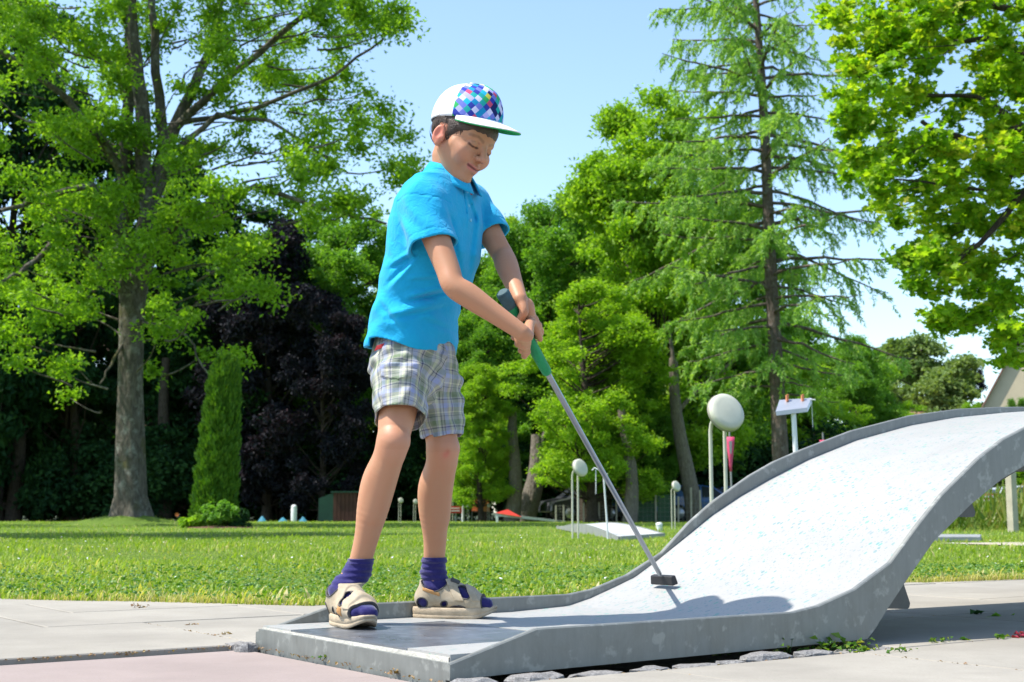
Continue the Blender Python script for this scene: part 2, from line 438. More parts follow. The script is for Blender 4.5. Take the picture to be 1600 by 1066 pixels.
wv = k.mapping(rot, (0.42, 1.0, 1.0), (0, 0, 0.35)); wob = k.noise(wv, 60, 2, out='Color')
vec = k.node('ShaderNodeVectorMath', operation='ADD'); k.l.new(wv, vec.inputs[0])
vm = k.node('ShaderNodeVectorMath', operation='SCALE'); k.l.new(wob, vm.inputs[0]); vm.inputs['Scale'].default_value = 0.008; k.l.new(vm.outputs[0], vec.inputs[1])
d1 = k.voro(vec.outputs[0], 82); c1 = k.voro(vec.outputs[0], 82, out='Color')
sc_ = k.node('ShaderNodeSeparateColor'); k.l.new(c1, sc_.inputs[0])
pick = k.math('GREATER_THAN', sc_.outputs[0], 0.34)
patchy = k.mrange(k.noise(c, 5, 3, 0.6), 0.35, 0.6, 0.35, 1.0)
spot = k.math('MULTIPLY', k.math('MULTIPLY', k.math('LESS_THAN', d1, k.math('MULTIPLY_ADD', sc_.outputs[1], 0.30, 0.12)), pick), patchy)
fcol = k.ramp(sc_.outputs[2], [(0.0, (0.05, 0.30, 0.26)), (0.45, (0.10, 0.22, 0.24)), (0.75, (0.25, 0.27, 0.28)), (1.0, (0.03, 0.36, 0.22))])
d2 = k.voro(vec.outputs[0], 150); c2 = k.voro(vec.outputs[0], 150, out='Color'); s2 = k.node('ShaderNodeSeparateColor'); k.l.new(c2, s2.inputs[0])
grit = k.math('MULTIPLY', k.math('LESS_THAN', d2, 0.27), k.math('GREATER_THAN', s2.outputs[0], 0.5))
base = k.mix(k.math('MULTIPLY', grit, 0.38), base, (0.14, 0.18, 0.19))
base = k.mix(k.math('MULTIPLY', spot, 0.82), base, fcol)
sm = k.mrange(k.noise(k.mapping(rot, (.5, 3.5, 1)), 3.0, 6, 0.75), 0.56, 0.74, 0, 0.22); base = k.mix(sm, base, (0.20, 0.20, 0.19))
M_BOARD = k.done(k.bsdf(base, 0.55, 0, k.bump(k.noise(c, 90, 4, 0.6), 0.15, 0.002), 0.35))
M_CONC = plain('pale_concrete', (0.52, 0.50, 0.44), 0.85, 0, 0.15, 14, 0.4)

SURF = [(0.0,.05),(0.93,.052),(1.02,.062),(1.10,.08),(1.19,.108),(1.28,.138),(1.38,.190),(1.50,.260),(1.62,.330),(1.75,.392),(1.89,.450),(2.09,.523),(2.35,.600),(2.66,.666),(2.94,.708),(3.25,.740),(3.6,.758),(4.0,.765),(4.6,.765)]
TOPC = [(0.0,.034),(0.223,.094),(1.019,.095),(1.112,.107),(1.251,.146),(1.398,.212),(1.517,.305),(1.628,.375),(1.805,.465),(1.926,.515),(2.067,.560),(2.333,.636),(2.673,.706),(2.974,.745),(3.235,.764),(3.6,.782),(4.6,.79)]
BOTC = [(0.0,.0),(0.156,.004),(1.015,.011),(1.293,.014),(1.324,.037),(1.376,.086),(1.456,.156),(1.583,.262),(1.755,.362),(1.907,.436),(2.025,.478),(2.35,.56),(2.67,.627),(3.0,.668),(3.25,.69),(3.6,.70),(4.6,.705)]
# near kerb top as measured sits a little higher on the rise
TOPN = [(0.0,.034),(0.223,.094),(1.019,.095),(1.112,.107),(1.251,.143),(1.398,.208),(1.517,.305),(1.628,.389),(1.805,.495),(1.926,.553),(2.067,.60),(2.333,.666),(2.673,.726),(2.974,.76),(3.235,.777),(3.6,.79),(4.6,.795)]
def zs(prof, s): return np.interp(s, [p[0] for p in prof], [p[1] for p in prof])
def surf_z(s): return float(zs(SURF, s))
LW = 0.918
ML = empty('minigolf_lane', LB); tag(ML, 'white speckled minigolf ramp lane in a galvanised steel frame the boy stands on', 'minigolf lane')
SS = sorted(set([round(x, 3) for x in np.concatenate([np.linspace(0, 1, 6), np.linspace(1, 2.1, 45), np.linspace(2.1, 4.6, 40)])] + [p[0] for p in TOPC] + [p[0] for p in BOTC]))
def side_kerb(t_out, t_in, name, top, smin_=0.0):
    m = MB(); V = []; ss = [s for s in SS if s >= smin_]
    for s in ss:
        zt, zb = float(zs(top, s)), float(zs(BOTC, s))
        # outer plate with a small rolled flange at its top
        V += [lane(s, t_out, zb), lane(s, t_out, zt - 0.003), lane(s, t_out + (0.003 if t_in > t_out else -0.003), zt), lane(s, t_in - (0.003 if t_in > t_out else -0.003), zt), lane(s, t_in, zt - 0.003), lane(s, t_in, zb)]
    n = 6; F = []
    for i in range(len(ss) - 1):
        for j in range(n):
            q = (i*n+j, (i+1)*n+j, (i+1)*n+(j+1) % n, i*n+(j+1) % n); F.append(q if t_in > t_out else tuple(reversed(q)))
    F += [tuple(range(n)), tuple(reversed(range((len(ss)-1)*n, len(ss)*n)))]
    m.add(V, F); return m.build(name, M_STEEL, ML)
side_kerb(0.0, 0.016, 'side_frame', TOPN)
side_kerb(LW, LW - 0.016, 'side_frame', TOPC)
# front frame
m = MB(); P = [(0.0, 0.016, 0.034), (0.0, LW - 0.016, 0.042)]
v = []
for (s, t, zt) in P: v += [lane(s, t, -0.03), lane(s, t, zt), lane(s + 0.008, t, zt), lane(s + 0.008, t, -0.03)]
m.add(v, [(0,1,5,4),(1,2,6,5),(2,3,7,6),(3,0,4,7),(3,2,1,0),(4,5,6,7)]); m.build('front_frame', M_STEEL, ML)
def sheet(s0, s1, t0, t1, th, mat, name, zoff=0.0, n=None, smooth=True):
    ss = [s for s in SS if s0 < s < s1]; ss = [s0] + ss + [s1]
    m = MB(); V = []
    for s in ss:
        z = surf_z(s) + zoff
        V += [lane(s, t0, z), lane(s, t1, z), lane(s, t1, z - th), lane(s, t0, z - th)]
    F = []
    for i in range(len(ss) - 1):
        for j in range(4): F.append((i*4+j, i*4+(j+1) % 4, (i+1)*4+(j+1) % 4, (i+1)*4+j))
    F += [(3, 2, 1, 0), tuple(range((len(ss)-1)*4, len(ss)*4))]
    m.add(V, [tuple(reversed(f)) for f in F], False); o = m.build(name, mat, ML)
    if smooth: o.data.polygons.foreach_set('use_smooth', [len(p.vertices) == 4 for p in o.data.polygons])
    try: o.data.set_sharp_from_angle(angle=R(30))
    except Exception: pass
    return o
sheet(0.47, 4.6, 0.0175, LW - 0.0175, 0.012, M_BOARD, 'playing_surface')
sheet(0.012, 0.468, 0.742, LW - 0.0175, 0.03, M_BOARD, 'edge_strip')
sheet(0.012, 0.468, 0.0175, 0.186, 0.03, M_BOARD, 'edge_strip')
sheet(0.001 + 0.011, 0.466, 0.19, 0.738, 0.012, M_PLATE, 'tee_plate', -0.001)
# pale stone body showing between the plate and the front frame
m = MB(); m.add([lane(0.0095, 0.02, 0.002), lane(0.0095, 0.9, 0.002), lane(0.0095, 0.9, 0.046), lane(0.0095, 0.02, 0.044), lane(0.46, 0.02, 0.002), lane(0.46, 0.9, 0.002), lane(0.46, 0.9, 0.0205), lane(0.46, 0.02, 0.0195)], [(0,1,2,3),(4,7,6,5),(3,2,6,7)])
m.build('base', M_CONC, ML)
# underside board and cross ribs
m = MB(); V = []; ss = [s for s in SS if s >= 1.32]
for s in ss:
    z = surf_z(s) - 0.0135; V += [lane(s, 0.02, z), lane(s, LW - 0.02, z), lane(s, LW - 0.02, z - 0.02), lane(s, 0.02, z - 0.02)]
F = []
for i in range(len(ss)-1):
    for j in range(4): F.append((i*4+j, (i+1)*4+j, (i+1)*4+(j+1) % 4, i*4+(j+1) % 4))
F += [(0,1,2,3), tuple(reversed(range((len(ss)-1)*4, len(ss)*4)))]
m.add(V, F, True); m.build('underside', M_RIB, ML)
for poly in ([(1.395,.086),(1.505,.080),(1.513,.084),(1.517,.095),(1.492,.150),(1.478,.168)], [(1.715,.328),(1.812,.327),(1.822,.331),(1.825,.342),(1.808,.372),(1.790,.375)], [(1.985,.468),(2.25,.468),(2.26,.475),(2.25,.525),(2.05,.49)]):
    m = MB(); n = len(poly)
    v = [lane(s, 0.035, z) for s, z in poly] + [lane(s, LW - 0.035, z) for s, z in poly]
    m.add(v, [tuple(range(n)), tuple(reversed(range(n, 2*n)))] + [(i, n+i, n+(i+1) % n, (i+1) % n) for i in range(n)])
    m.build('cross_rib', M_RIB, ML)
for s, t in ((4.2, 0.06), (4.2, LW - 0.06)):
    m = MB(); z1 = surf_z(s) - 0.04; c = lane(s, t, z1 / 2); m.box(c, (0.06, 0.06, z1), LTH); m.build('leg', M_STEEL, ML)

# cobbles between the lane and the slabs, each a stone of its own
k = N('granite'); c = k.coord(); oi = k.node('ShaderNodeObjectInfo')
g1 = k.noise(c, 160, 3, 0.8); g2 = k.noise(c, 22, 5, 0.7)
colr = k.ramp(g1, [(0.35, (0.07, 0.07, 0.075)), (0.55, (0.20, 0.20, 0.20)), (0.72, (0.36, 0.36, 0.36))])
colr = k.mix(k.mrange(g2, 0.5, 0.75, 0, 0.45), colr, (0.22, 0.2, 0.16)); colr = k.mix(k.mrange(oi.outputs['Random'], 0, 1, 0, 0.35), colr, (0.3, 0.27, 0.24))
M_GRANITE = k.done(k.bsdf(colr, 0.85, 0, k.bump(g2, 0.6, 0.006)))
strip = empty('cobble_edging', lane(0, -0.05)); tag(strip, 'row of rough grey granite setts between the lane frame and the concrete slabs', 'stone edging')
def cobble(cx, cy, cz, a, b, h, rz, parent):
    r = np.random.default_rng(int(abs(cx * 9173 + cy * 771)) + 3)
    n, ln = 9, 4; V = []
    for j in range(ln):
        f = [1.0, 1.0, 0.9, 0.62][j]; z = [-0.03, h * 0.45, h * 0.82, h][j]
        for i in range(n):
            t = 2*np.pi*i/n; c_, s_ = np.cos(t), np.sin(t); e = (abs(c_)**4 + abs(s_)**4) ** -0.25
            rr = f * e * r.uniform(0.86, 1.06); x, y = a*rr*c_, b*rr*s_
            V.append((cx + x*math.cos(rz) - y*math.sin(rz), cy + x*math.sin(rz) + y*math.cos(rz), cz + z + r.uniform(-0.003, 0.003)))
    V.append((cx, cy, cz + h * 1.02))
    F = [(j*n+i, j*n+(i+1) % n, (j+1)*n+(i+1) % n, (j+1)*n+i) for j in range(ln-1) for i in range(n)] + [((ln-1)*n+i, (ln-1)*n+(i+1) % n, ln*n) for i in range(n)]
    m = MB(); m.add(V, F, False); return m.build('cobble', M_GRANITE, parent)
s = -0.04
rr = random.Random(5)
while s < 1.28:
    L = rr.uniform(0.026, 0.085); p = lane(s + L, -0.052 + rr.uniform(-0.006, 0.006), 0)
    cobble(p[0], p[1], -0.012, L * 0.93, rr.uniform(0.030, 0.040), rr.uniform(0.008, 0.020), LTH + rr.uniform(-0.1, 0.1), strip); s += 2 * L + 0.008
s = -0.02
cobble(*lane(-0.035, 0.905)[:2], -0.01, 0.028, 0.03, 0.018, LTH + 0.3, strip); cobble(*lane(-0.03, 0.97)[:2], -0.01, 0.03, 0.028, 0.014, LTH, strip)
# ------------------------------------------------------------------ trees
def leaf_mesh(name, C, size, rnd, mat, kind='quad', up=0.35, asp=0.55, bend=0.18, seed=0, dirs=None):
    """C: leaf centres (n,3). quad = folded rhomb, maple = five-lobed fan, needle = thin strip"""
    r = np.random.default_rng(seed); n = len(C); size = np.broadcast_to(size, (n,)) if not hasattr(size, '__len__') else size
    nm = r.normal(0, 1, (n, 3)); nm[:, 2] = np.abs(nm[:, 2]) + up; nm /= np.linalg.norm(nm, axis=1, keepdims=True)
    if dirs is None:
        a = r.normal(0, 1, (n, 3)); a[:, 2] -= 0.25
    else: a = dirs + r.normal(0, .16, (n, 3))
    a -= nm * (a * nm).sum(1, keepdims=True) if dirs is None else 0
    a /= np.linalg.norm(a, axis=1, keepdims=True)
    b = np.cross(nm, a); b /= np.maximum(np.linalg.norm(b, axis=1, keepdims=True), 1e-6); s = size[:, None]
    nm2 = np.cross(a, b)
    if kind == 'quad':
        V = np.stack([C - a*s*.5, C + b*s*asp*.5 + nm2*s*bend - a*s*.05, C + a*s*.5 - nm2*s*bend*.4, C - b*s*asp*.5 + nm2*s*bend - a*s*.05], 1); k = 4; F = [[0, 1, 2, 3]]
    elif kind == 'needle':
        V = np.stack([C - b*s*asp*.5, C + b*s*asp*.5, C + a*s + b*s*asp*.2, C + a*s - b*s*asp*.2], 1); k = 4; F = [[0, 1, 2, 3]]
    else:
        pts = [(-.5, 0), (-.15, .42), (.02, .20), (.30, .48), (.22, .13), (.55, 0), (.22, -.13), (.30, -.48), (.02, -.20), (-.15, -.42)]
        V = np.stack([C + a*s*p[0] + b*s*p[1] + nm2*s*abs(p[1])*bend for p in pts], 1); k = 10
        F = [[0, 1, 2], [0, 2, 3], [0, 3, 4], [0, 4, 5], [0, 5, 6], [0, 6, 7], [0, 7, 8], [0, 8, 9]]
        F = [[0, 1, 2, 2]] if False else F
    i = np.arange(n)[:, None] * k; Fs = np.concatenate([i + np.array(f) for f in F])
    return np_mesh(name, V.reshape(-1, 3), Fs, mat, {'rnd': ('FLOAT', np.repeat(rnd, k))}, smooth=False)
def clump_leaves(clumps, per, seed, flat=0.62, hollow=0.5):
    """clumps: (x,y,z,r); returns leaf centres and per-leaf colour number"""
    r = np.random.default_rng(seed); c = np.asarray(clumps, float); w = c[:, 3] ** 2; w = w / w.mean(); cnt = np.maximum(8, (per * w)).astype(int)
    idx = np.repeat(np.arange(len(c)), cnt); n = len(idx)
    d = r.normal(0, 1, (n, 3)); d /= np.linalg.norm(d, axis=1, keepdims=True); rad = (hollow + (1 - hollow) * r.random(n) ** .7) * r.normal(1, .16, n)
    # sub-tufts so that the clump outline is ragged
    sub = r.normal(0, 1, (len(c), 14, 3)); sub /= np.linalg.norm(sub, axis=2, keepdims=True); pick = sub[idx, r.integers(0, 14, n)]
    d = d * .55 + pick * .75; rr = c[idx, 3]
    off = d * (rad * rr)[:, None]; off[:, 2] *= flat
    P = c[idx, :3] + off; tone = r.random(len(c))[idx] * .45 + r.random(n) * .55
    return P, tone
def limb(mb, p0, p1, r0, r1, sag=0.0, n=6, sides=6, wob=0.05, rng=None):
    p0, p1 = np.asarray(p0, float), np.asarray(p1, float); L = np.linalg.norm(p1 - p0); pts, rs = [], []
    rng = rng or RNG; w = rng.normal(0, 1, (2, 3))
    for i in range(n + 1):
        t = i / n; p = p0 + (p1 - p0) * t + np.array([0, 0, sag * L * math.sin(math.pi * t)]) + wob * L * (w[0] * math.sin(math.pi * t) * .6 + w[1] * math.sin(2 * math.pi * t) * .35); pts.append(p); rs.append(r0 + (r1 - r0) * t ** .8)
    mb.tube(pts, rs, sides, cap=False); return pts
def bark(name, a, b, lichen=None, moss=None, scale=6.0):
    k = N(name); c = k.coord(); m_ = k.mapping(c, (1, 1, .35)); n = k.noise(m_, scale * 3, 6, .7, dist=.6); v = k.voro(m_, scale * 2.2)
    col = k.ramp(n, [(0.3, a), (0.7, b)])
    if lichen: col = k.mix(k.mrange(k.noise(c, scale * .9, 5, .7), .52, .66, 0, .75), col, lichen)
    if moss: col = k.mix(k.mrange(k.noise(c, scale * .35, 4, .6), .54, .68, 0, .85), col, moss)
    return k.done(k.bsdf(col, .95, 0, k.bump(k.math('ADD', n, v), .9, .04), .15))
BARK_ASH = bark('bark_ash', (.045, .038, .030), (.17, .15, .12), (.27, .27, .23), (.075, .075, .022), 3.2)
BARK_DARK = bark('bark_dark', (.035, .027, .02), (.10, .08, .062)); BARK_LARCH = bark('bark_larch', (.07, .052, .042), (.17, .135, .115), (.2, .19, .17))
BARK_PALE = bark('bark_pale', (.10, .085, .068), (.24, .21, .17))
LM_ASH = leaf_mat('leaf_ash', [(.12,.24,.022), (.18,.33,.028), (.25,.42,.034), (.33,.48,.05)], .56, .45)
LM_BRIGHT = leaf_mat('leaf_bright', [(.15,.29,.022), (.22,.38,.028), (.29,.46,.035), (.36,.50,.055)], .56, .5)
LM_GREEN = leaf_mat('leaf_green', [(.085,.20,.028), (.125,.27,.034), (.17,.34,.040), (.23,.40,.05)], .52, .5)
LM_DARK = leaf_mat('leaf_dark', [(.012,.040,.018), (.019,.058,.022), (.032,.085,.026), (.055,.13,.03)], .25, .6, spec=.08)  # dark-leaved green, kept low to stand in for the wood's deep shade
LM_COPPER = leaf_mat('leaf_copper', [(.010,.012,.018), (.015,.018,.024), (.022,.022,.028), (.042,.026,.032)], .12, .55, (1.3, .5, .5), spec=.12)
LM_MAPLE = leaf_mat('leaf_maple', [(.12,.27,.018), (.20,.38,.022), (.30,.46,.028), (.40,.51,.036), (.50,.46,.06)], .58, .5)
LM_LARCH = leaf_mat('needle_larch', [(.15,.29,.07), (.21,.38,.085), (.28,.46,.10), (.38,.50,.13)], .5, .55)
LM_FAR = leaf_mat('leaf_far', [(.11,.18,.055), (.15,.23,.07), (.20,.28,.08), (.26,.33,.09)], .35, .6)
LM_SPRUCE = leaf_mat('needle_spruce', [(.008,.018,.012), (.013,.028,.018), (.02,.04,.022), (.03,.055,.026)], .15, .5)
LM_THUJA = leaf_mat('leaf_thuja', [(.045,.13,.012), (.07,.175,.015), (.10,.22,.018), (.15,.28,.022)], .3, .55)

def make_tree(name, H, crown_w, crown_lo, mat, barkm, n_clump, per, leaf, seed, trunk_r=None, kind='quad', rnd_shape=1.0, flat=.62):
    """a free-standing broadleaf: base at the origin, height H; returns its root Empty"""
    r = np.random.default_rng(seed); root = empty(name); tr = trunk_r or H * .018
    top = np.array([r.normal(0, .03) * H, r.normal(0, .03) * H, H * .82]); t_ = MB()
    pts = [np.array([0, 0, -.15]), np.array([0, 0, H * .03]), np.array([r.normal(0, .008) * H, r.normal(0, .008) * H, H * .25]), np.array([top[0] * .6, top[1] * .6, H * .55]), top]
    t_.tube(pts, [tr * 1.7, tr * 1.15, tr, tr * .6, tr * .12], 9, cap=False)
    lobes = []
    nl = 12
    for i in range(nl):
        f_ = (i + .5) / nl; z = H * (crown_lo + (.93 - crown_lo) * f_); w_ = crown_w * .5 * math.sin(math.pi * (.20 + .72 * f_)) ** .55
        for q in range(3):
            a = r.uniform(0, 2 * math.pi) ; rad = w_ * r.uniform(.35, .78) * rnd_shape; lobes.append((rad * math.cos(a), rad * math.sin(a), z + r.normal(0, .02) * H, w_ * r.uniform(.26, .42)))
    cl = []; b_ = MB()
    while len(cl) < n_clump:
        lx, ly, lz, lr = lobes[r.integers(len(lobes))]; d = r.normal(0, 1, 3); d /= np.linalg.norm(d); d[2] *= .8; p = np.array([lx, ly, lz]) + d * lr * r.uniform(.55, 1.05)
        if p[2] > H or p[2] < H * crown_lo * .8: continue
        cl.append((*p, crown_w * r.uniform(.050, .095)))
    for i, c in enumerate(cl):
        if i % 3 == 0:
            z0 = max(H * crown_lo * .7, c[2] - math.hypot(c[0], c[1]) * r.uniform(.5, .9)); q = np.interp(z0, [0, H * .55, H * .82], [0, .6, 1]); limb(b_, (top[0] * q, top[1] * q, z0), c[:3], tr * .28, tr * .05, -.04, 5, 4, .05, r)
    P, tone = clump_leaves(cl, per, seed + 1, flat); link('crown', leaf_mesh('crown', P, leaf * r.uniform(.7, 1.3, len(P)), tone, mat, kind, seed=seed), root)
    t_.build('trunk', barkm, root, False); b_.build('branches', barkm, root, False); return root
def place(root, px, Y, top_py, width_px, label, cat='tree', group=None, rz=0, H0=18, W0=9.5):
    h = at(px, top_py, Y)[2]; w = width_px / 2100 * Y; root.location = (gx(px, Y), Y, 0); root.rotation_euler = (0, 0, rz); root.scale = (w / W0, w / W0, h / H0)
    return tag(root, label, cat, group)

PB = make_tree('broadleaf_tree', 18, 11, .12, LM_BRIGHT, BARK_DARK, 330, 260, .23, 21)
PG = make_tree('broadleaf_tree', 18, 11, .12, LM_GREEN, BARK_DARK, 330, 260, .23, 22)
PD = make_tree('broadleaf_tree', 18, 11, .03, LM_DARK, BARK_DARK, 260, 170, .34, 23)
PC = make_tree('copper_beech', 18, 11, .06, LM_COPPER, BARK_DARK, 240, 170, .34, 24)
PF = make_tree('far_tree', 18, 15, .05, LM_FAR, BARK_DARK, 220, 200, .45, 25, rnd_shape=.9)
used = set()
def tree_at(proto, *a, **k):
    o = proto if id(proto) not in used else copy_tree(proto); used.add(id(proto)); return place(o, *a, **k)
spec = [
 (PB, 1022, 52, 128, 330, 'tallest yellow-green tree left of the larch, its crown top against the sky'),
 (PB, 925, 47, 428, 230, 'bright yellow-green tree whose round crown stands right behind the putter grip'),
 (PG, 1110, 58, 225, 270, 'mid-green broadleaf tree directly behind the left branches of the larch'),
 (PG, 868, 60, 285, 260, 'mid-green tree with its crown top between the boy and the tallest tree'),
 (PB, 800, 66, 325, 150, 'light green tree top just right of the boy\'s far sleeve'),
 (PG, 760, 56, 470, 170, 'broadleaf tree behind the boy\'s hands with its crown down to the lawn'),
 (PB, 752, 50, 560, 120, 'low light green tree beside the boy\'s shorts'),
 (PG, 985, 50, 560, 170, 'green tree above the parked cars and wire fence'),
 (PB, 1262, 62, 560, 160, 'yellow-green tree standing right of the larch trunk above the ramp'),
 (PG, 1195, 68, 520, 190, 'green broadleaf tree right behind the larch trunk'),
 (PG, 1330, 70, 510, 170, 'green tree under the right branches of the larch'),
 (PB, 1378, 84, 560, 110, 'light green tree left of the big round tree on the right'),
 (PG, 545, 64, 325, 260, 'mid-green tree behind the boy\'s back with its top against the sky'),
 (PC, 420, 60, 300, 210, 'dark purple copper beech between the ash and the boy'),
 (PC, 505, 58, 420, 150, 'lower purple-leaved beech directly left of the boy'),
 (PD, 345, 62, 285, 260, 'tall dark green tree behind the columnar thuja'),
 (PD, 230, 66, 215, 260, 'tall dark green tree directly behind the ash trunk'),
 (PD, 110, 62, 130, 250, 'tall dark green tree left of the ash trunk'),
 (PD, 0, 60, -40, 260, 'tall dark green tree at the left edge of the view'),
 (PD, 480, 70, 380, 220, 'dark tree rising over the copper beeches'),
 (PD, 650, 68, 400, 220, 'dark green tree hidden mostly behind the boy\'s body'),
 (PG, 700, 74, 372, 200, 'green tree behind the boy\'s shirt'),
 (PG, 905, 76, 350, 260, 'green tree of the second row behind the tree by the putter grip'),
 (PD, 840, 58, 560, 190, 'dark tree with low crown behind the red mound of the small lane'),
 (PD, 1050, 66, 500, 260, 'dark green tree behind the green fence sheets'),
 (PG, 790, 78, 345, 260, 'second-row green tree showing between the light tree tops right of the boy'),
 (PG, 960, 72, 300, 300, 'second-row green tree behind the tallest yellow-green tree'),
 (PB, 1075, 70, 420, 260, 'yellow-green tree of the second row filling the gap left of the larch'),
 (PG, 1210, 82, 470, 260, 'second-row green tree low behind the larch trunk'),
 (PB, 640, 80, 350, 200, 'light green tree of the second row behind the boy\'s chest'),
 (PG, 470, 76, 322, 260, 'second-row green tree top between the ash and the boy\'s back'),
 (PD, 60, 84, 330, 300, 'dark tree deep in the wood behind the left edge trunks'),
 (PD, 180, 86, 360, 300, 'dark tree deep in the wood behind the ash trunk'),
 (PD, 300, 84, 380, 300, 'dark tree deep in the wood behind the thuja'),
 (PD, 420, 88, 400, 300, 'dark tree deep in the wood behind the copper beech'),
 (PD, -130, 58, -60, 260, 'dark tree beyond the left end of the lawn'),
]
for i, (pr, px, Y, top, w, lab) in enumerate(spec): tree_at(pr, px, Y, top, w, lab, rz=i * 2.1)
tree_at(PF, 1440, 112, 512, 285, 'large round dull green tree far away beyond the ramp crest', H0=18, W0=15)
o = tree_at(PF, 1385, 130, 545, 130, 'smaller dull green tree left behind the large round far tree', rz=2, H0=18, W0=15)
tree_at(PC, 1512, 128, 560, 75, 'small purple-leaved tree at the right side of the large round far tree', rz=1)
tree_at(PB, 1518, 88, 622, 55, 'low light green bush tree in front of the cream house', rz=1.3)
tree_at(PG, 1588, 80, 612, 50, 'small green tree at the right edge in front of the cream house', rz=.3)
tree_at(PG, 1470, 90, 700, 260, 'broad low green tree seen under the ramp', rz=.8)
tree_at(PB, 1560, 70, 690, 150, 'light green low tree seen under the ramp beside the concrete post', rz=2.8)

# a tall tree just outside the view on the left: its shade lies in bands on the lawn
o = copy_tree(PG); place(o, 800, 18.5, 0, 800, 'tall spreading green tree just outside the left edge of the view, shading the lawn', rz=.9); o.location = (-13.0, 19.0, 3.2); o.scale = (1.0, .42, .82)
for ch in o.children:
    if ch.name.startswith('trunk'): ch.location.z = -3.9
# understorey: dark shrubs along the forest edge, alike
def make_shrub(name, H, W, mat, n, per, leaf, seed, kind='quad'):
    r = np.random.default_rng(seed); root = empty(name); cl = []
    for i in range(n):
        a = r.uniform(0, 2*math.pi); q = math.sqrt(r.random()); z = H * (.12 + .80 * r.random() ** .8 * math.sqrt(max(0, 1 - q * q * .8))); cl.append((W*.42*q*math.cos(a), W*.42*q*math.sin(a), z, W * r.uniform(.10, .17)))
    P, tone = clump_leaves(cl, per, seed, .8); link('foliage', leaf_mesh('foliage', P, leaf * r.uniform(.7, 1.3, len(P)), tone, mat, kind, seed=seed), root)
    m = MB()
    for c in cl[:max(3, n // 4)]: limb(m, (c[0]*.15, c[1]*.15, -.05), c[:3], W*.012, W*.004, 0, 4, 4, .08, r)
    m.build('stem', BARK_DARK, root, False); return root
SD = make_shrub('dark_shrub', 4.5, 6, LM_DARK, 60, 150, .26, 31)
sh_first = True
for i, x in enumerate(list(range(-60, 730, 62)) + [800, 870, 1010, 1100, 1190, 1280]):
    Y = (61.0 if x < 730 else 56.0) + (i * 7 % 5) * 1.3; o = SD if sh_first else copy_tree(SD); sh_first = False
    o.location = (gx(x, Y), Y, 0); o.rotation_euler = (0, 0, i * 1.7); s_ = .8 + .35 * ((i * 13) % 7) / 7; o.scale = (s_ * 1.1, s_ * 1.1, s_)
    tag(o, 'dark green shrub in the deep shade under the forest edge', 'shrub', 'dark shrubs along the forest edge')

# single trunks one can pick out
def bare_trunk(px0, py0, px1, py1, Y, r0, mat, label, limbs=()):
    b = at(px0, py0, Y); b[2] = -.1; t = at(px1, py1, Y + .4); root = empty('tree_trunk', (b[0], b[1], 0)); m = MB(); pts = [b + (t - b) * k_ + np.array([.12 * math.sin(k_ * 5 + px0), 0, 0]) for k_ in np.linspace(0, 1, 7)]
    m.tube(pts, list(np.linspace(r0 * 1.25, r0 * .6, 7)), 10, cap=False); m.build('trunk', mat, root)
    for (a, qx, qy, rr) in limbs:
        m = MB(); limb(m, pts[a], at(qx, qy, Y + .3), rr, rr * .35, .04, 6, 6, .03); m.build('limb', mat, root)
    tag(root, label, 'tree')
bare_trunk(798, 812, 806, 640, 50, .26, BARK_PALE, 'straight pale trunk rising behind the red mound of the small lane')
bare_trunk(822, 812, 842, 680, 52, .38, BARK_PALE, 'thick leaning grey trunk right of the pale trunk by the red mound', [(3, 858, 640, .15)])
bare_trunk(986, 816, 976, 640, 46, .22, BARK_PALE, 'slender pale trunk standing by the cars at the wire fence')
bare_trunk(942, 812, 944, 640, 49, .24, BARK_DARK, 'dark trunk behind the putter shaft')
bare_trunk(913, 812, 926, 660, 51, .26, BARK_DARK, 'dark leaning trunk right of the two-post lamp')
bare_trunk(1082, 812, 1052, 560, 48, .26, BARK_PALE, 'mottled leaning trunk with a long rising side limb, left of the big round lamp', [(4, 1150, 560, .10), (5, 1046, 500, .12)])
bare_trunk(24, 812, 30, 560, 60, .30, BARK_DARK, 'dark trunk at the left edge under the dark trees')
bare_trunk(118, 812, 112, 600, 61, .26, BARK_DARK, 'dark trunk left of the ash in deep shade')
bare_trunk(252, 812, 262, 560, 60, .3, BARK_DARK, 'dark trunk between the ash and the columnar thuja')

# ---- the big ash on the left
ash = empty('ash_tree', (ASH[0], ASH[1], 0)); tag(ash, 'big sunlit ash tree with grey mossy trunk standing on the lawn left', 'tree'); AY = 36.0
r_ = np.random.default_rng(77)
m = MB(); tp = [at(202, 845, AY), at(203, 812, AY), at(203, 775, AY), at(203, 690, AY), at(203, 600, AY), at(205, 520, AY), at(207, 462, AY)]
tp[0][2] = -.3; nS = 28; V = []
for i, p in enumerate(tp):
    rad = [.84, .54, .41, .37, .335, .325, .35][i]
    for q in range(nS):
        a = 2*math.pi*q/nS; f = 1 + [.22, .20, .12, .05, .03, .03, .05][i] * math.sin(a * 5 + .6) + .02 * r_.normal(); V.append(p + np.array([math.cos(a), math.sin(a), 0]) * rad * f)
m.add(V, [(i*nS+q, i*nS+(q+1) % nS, (i+1)*nS+(q+1) % nS, (i+1)*nS+q) for i in range(6) for q in range(nS)], True)
m.build('trunk', BARK_ASH, ash)
def poly_limb(pts, r0, r1, sides=9):
    m = MB(); P_ = [at(*p) for p in pts]; out = []
    for i in range(len(P_) - 1):
        for j in range(4): out.append(P_[i] + (P_[i+1] - P_[i]) * j / 4 + r_.normal(0, .03, 3))
    out.append(P_[-1]); n = len(out); m.tube(out, [r0 + (r1 - r0) * (i / (n-1)) ** .8 for i in range(n)], sides, cap=False); m.build('limb', BARK_ASH, ash)
Y = AY
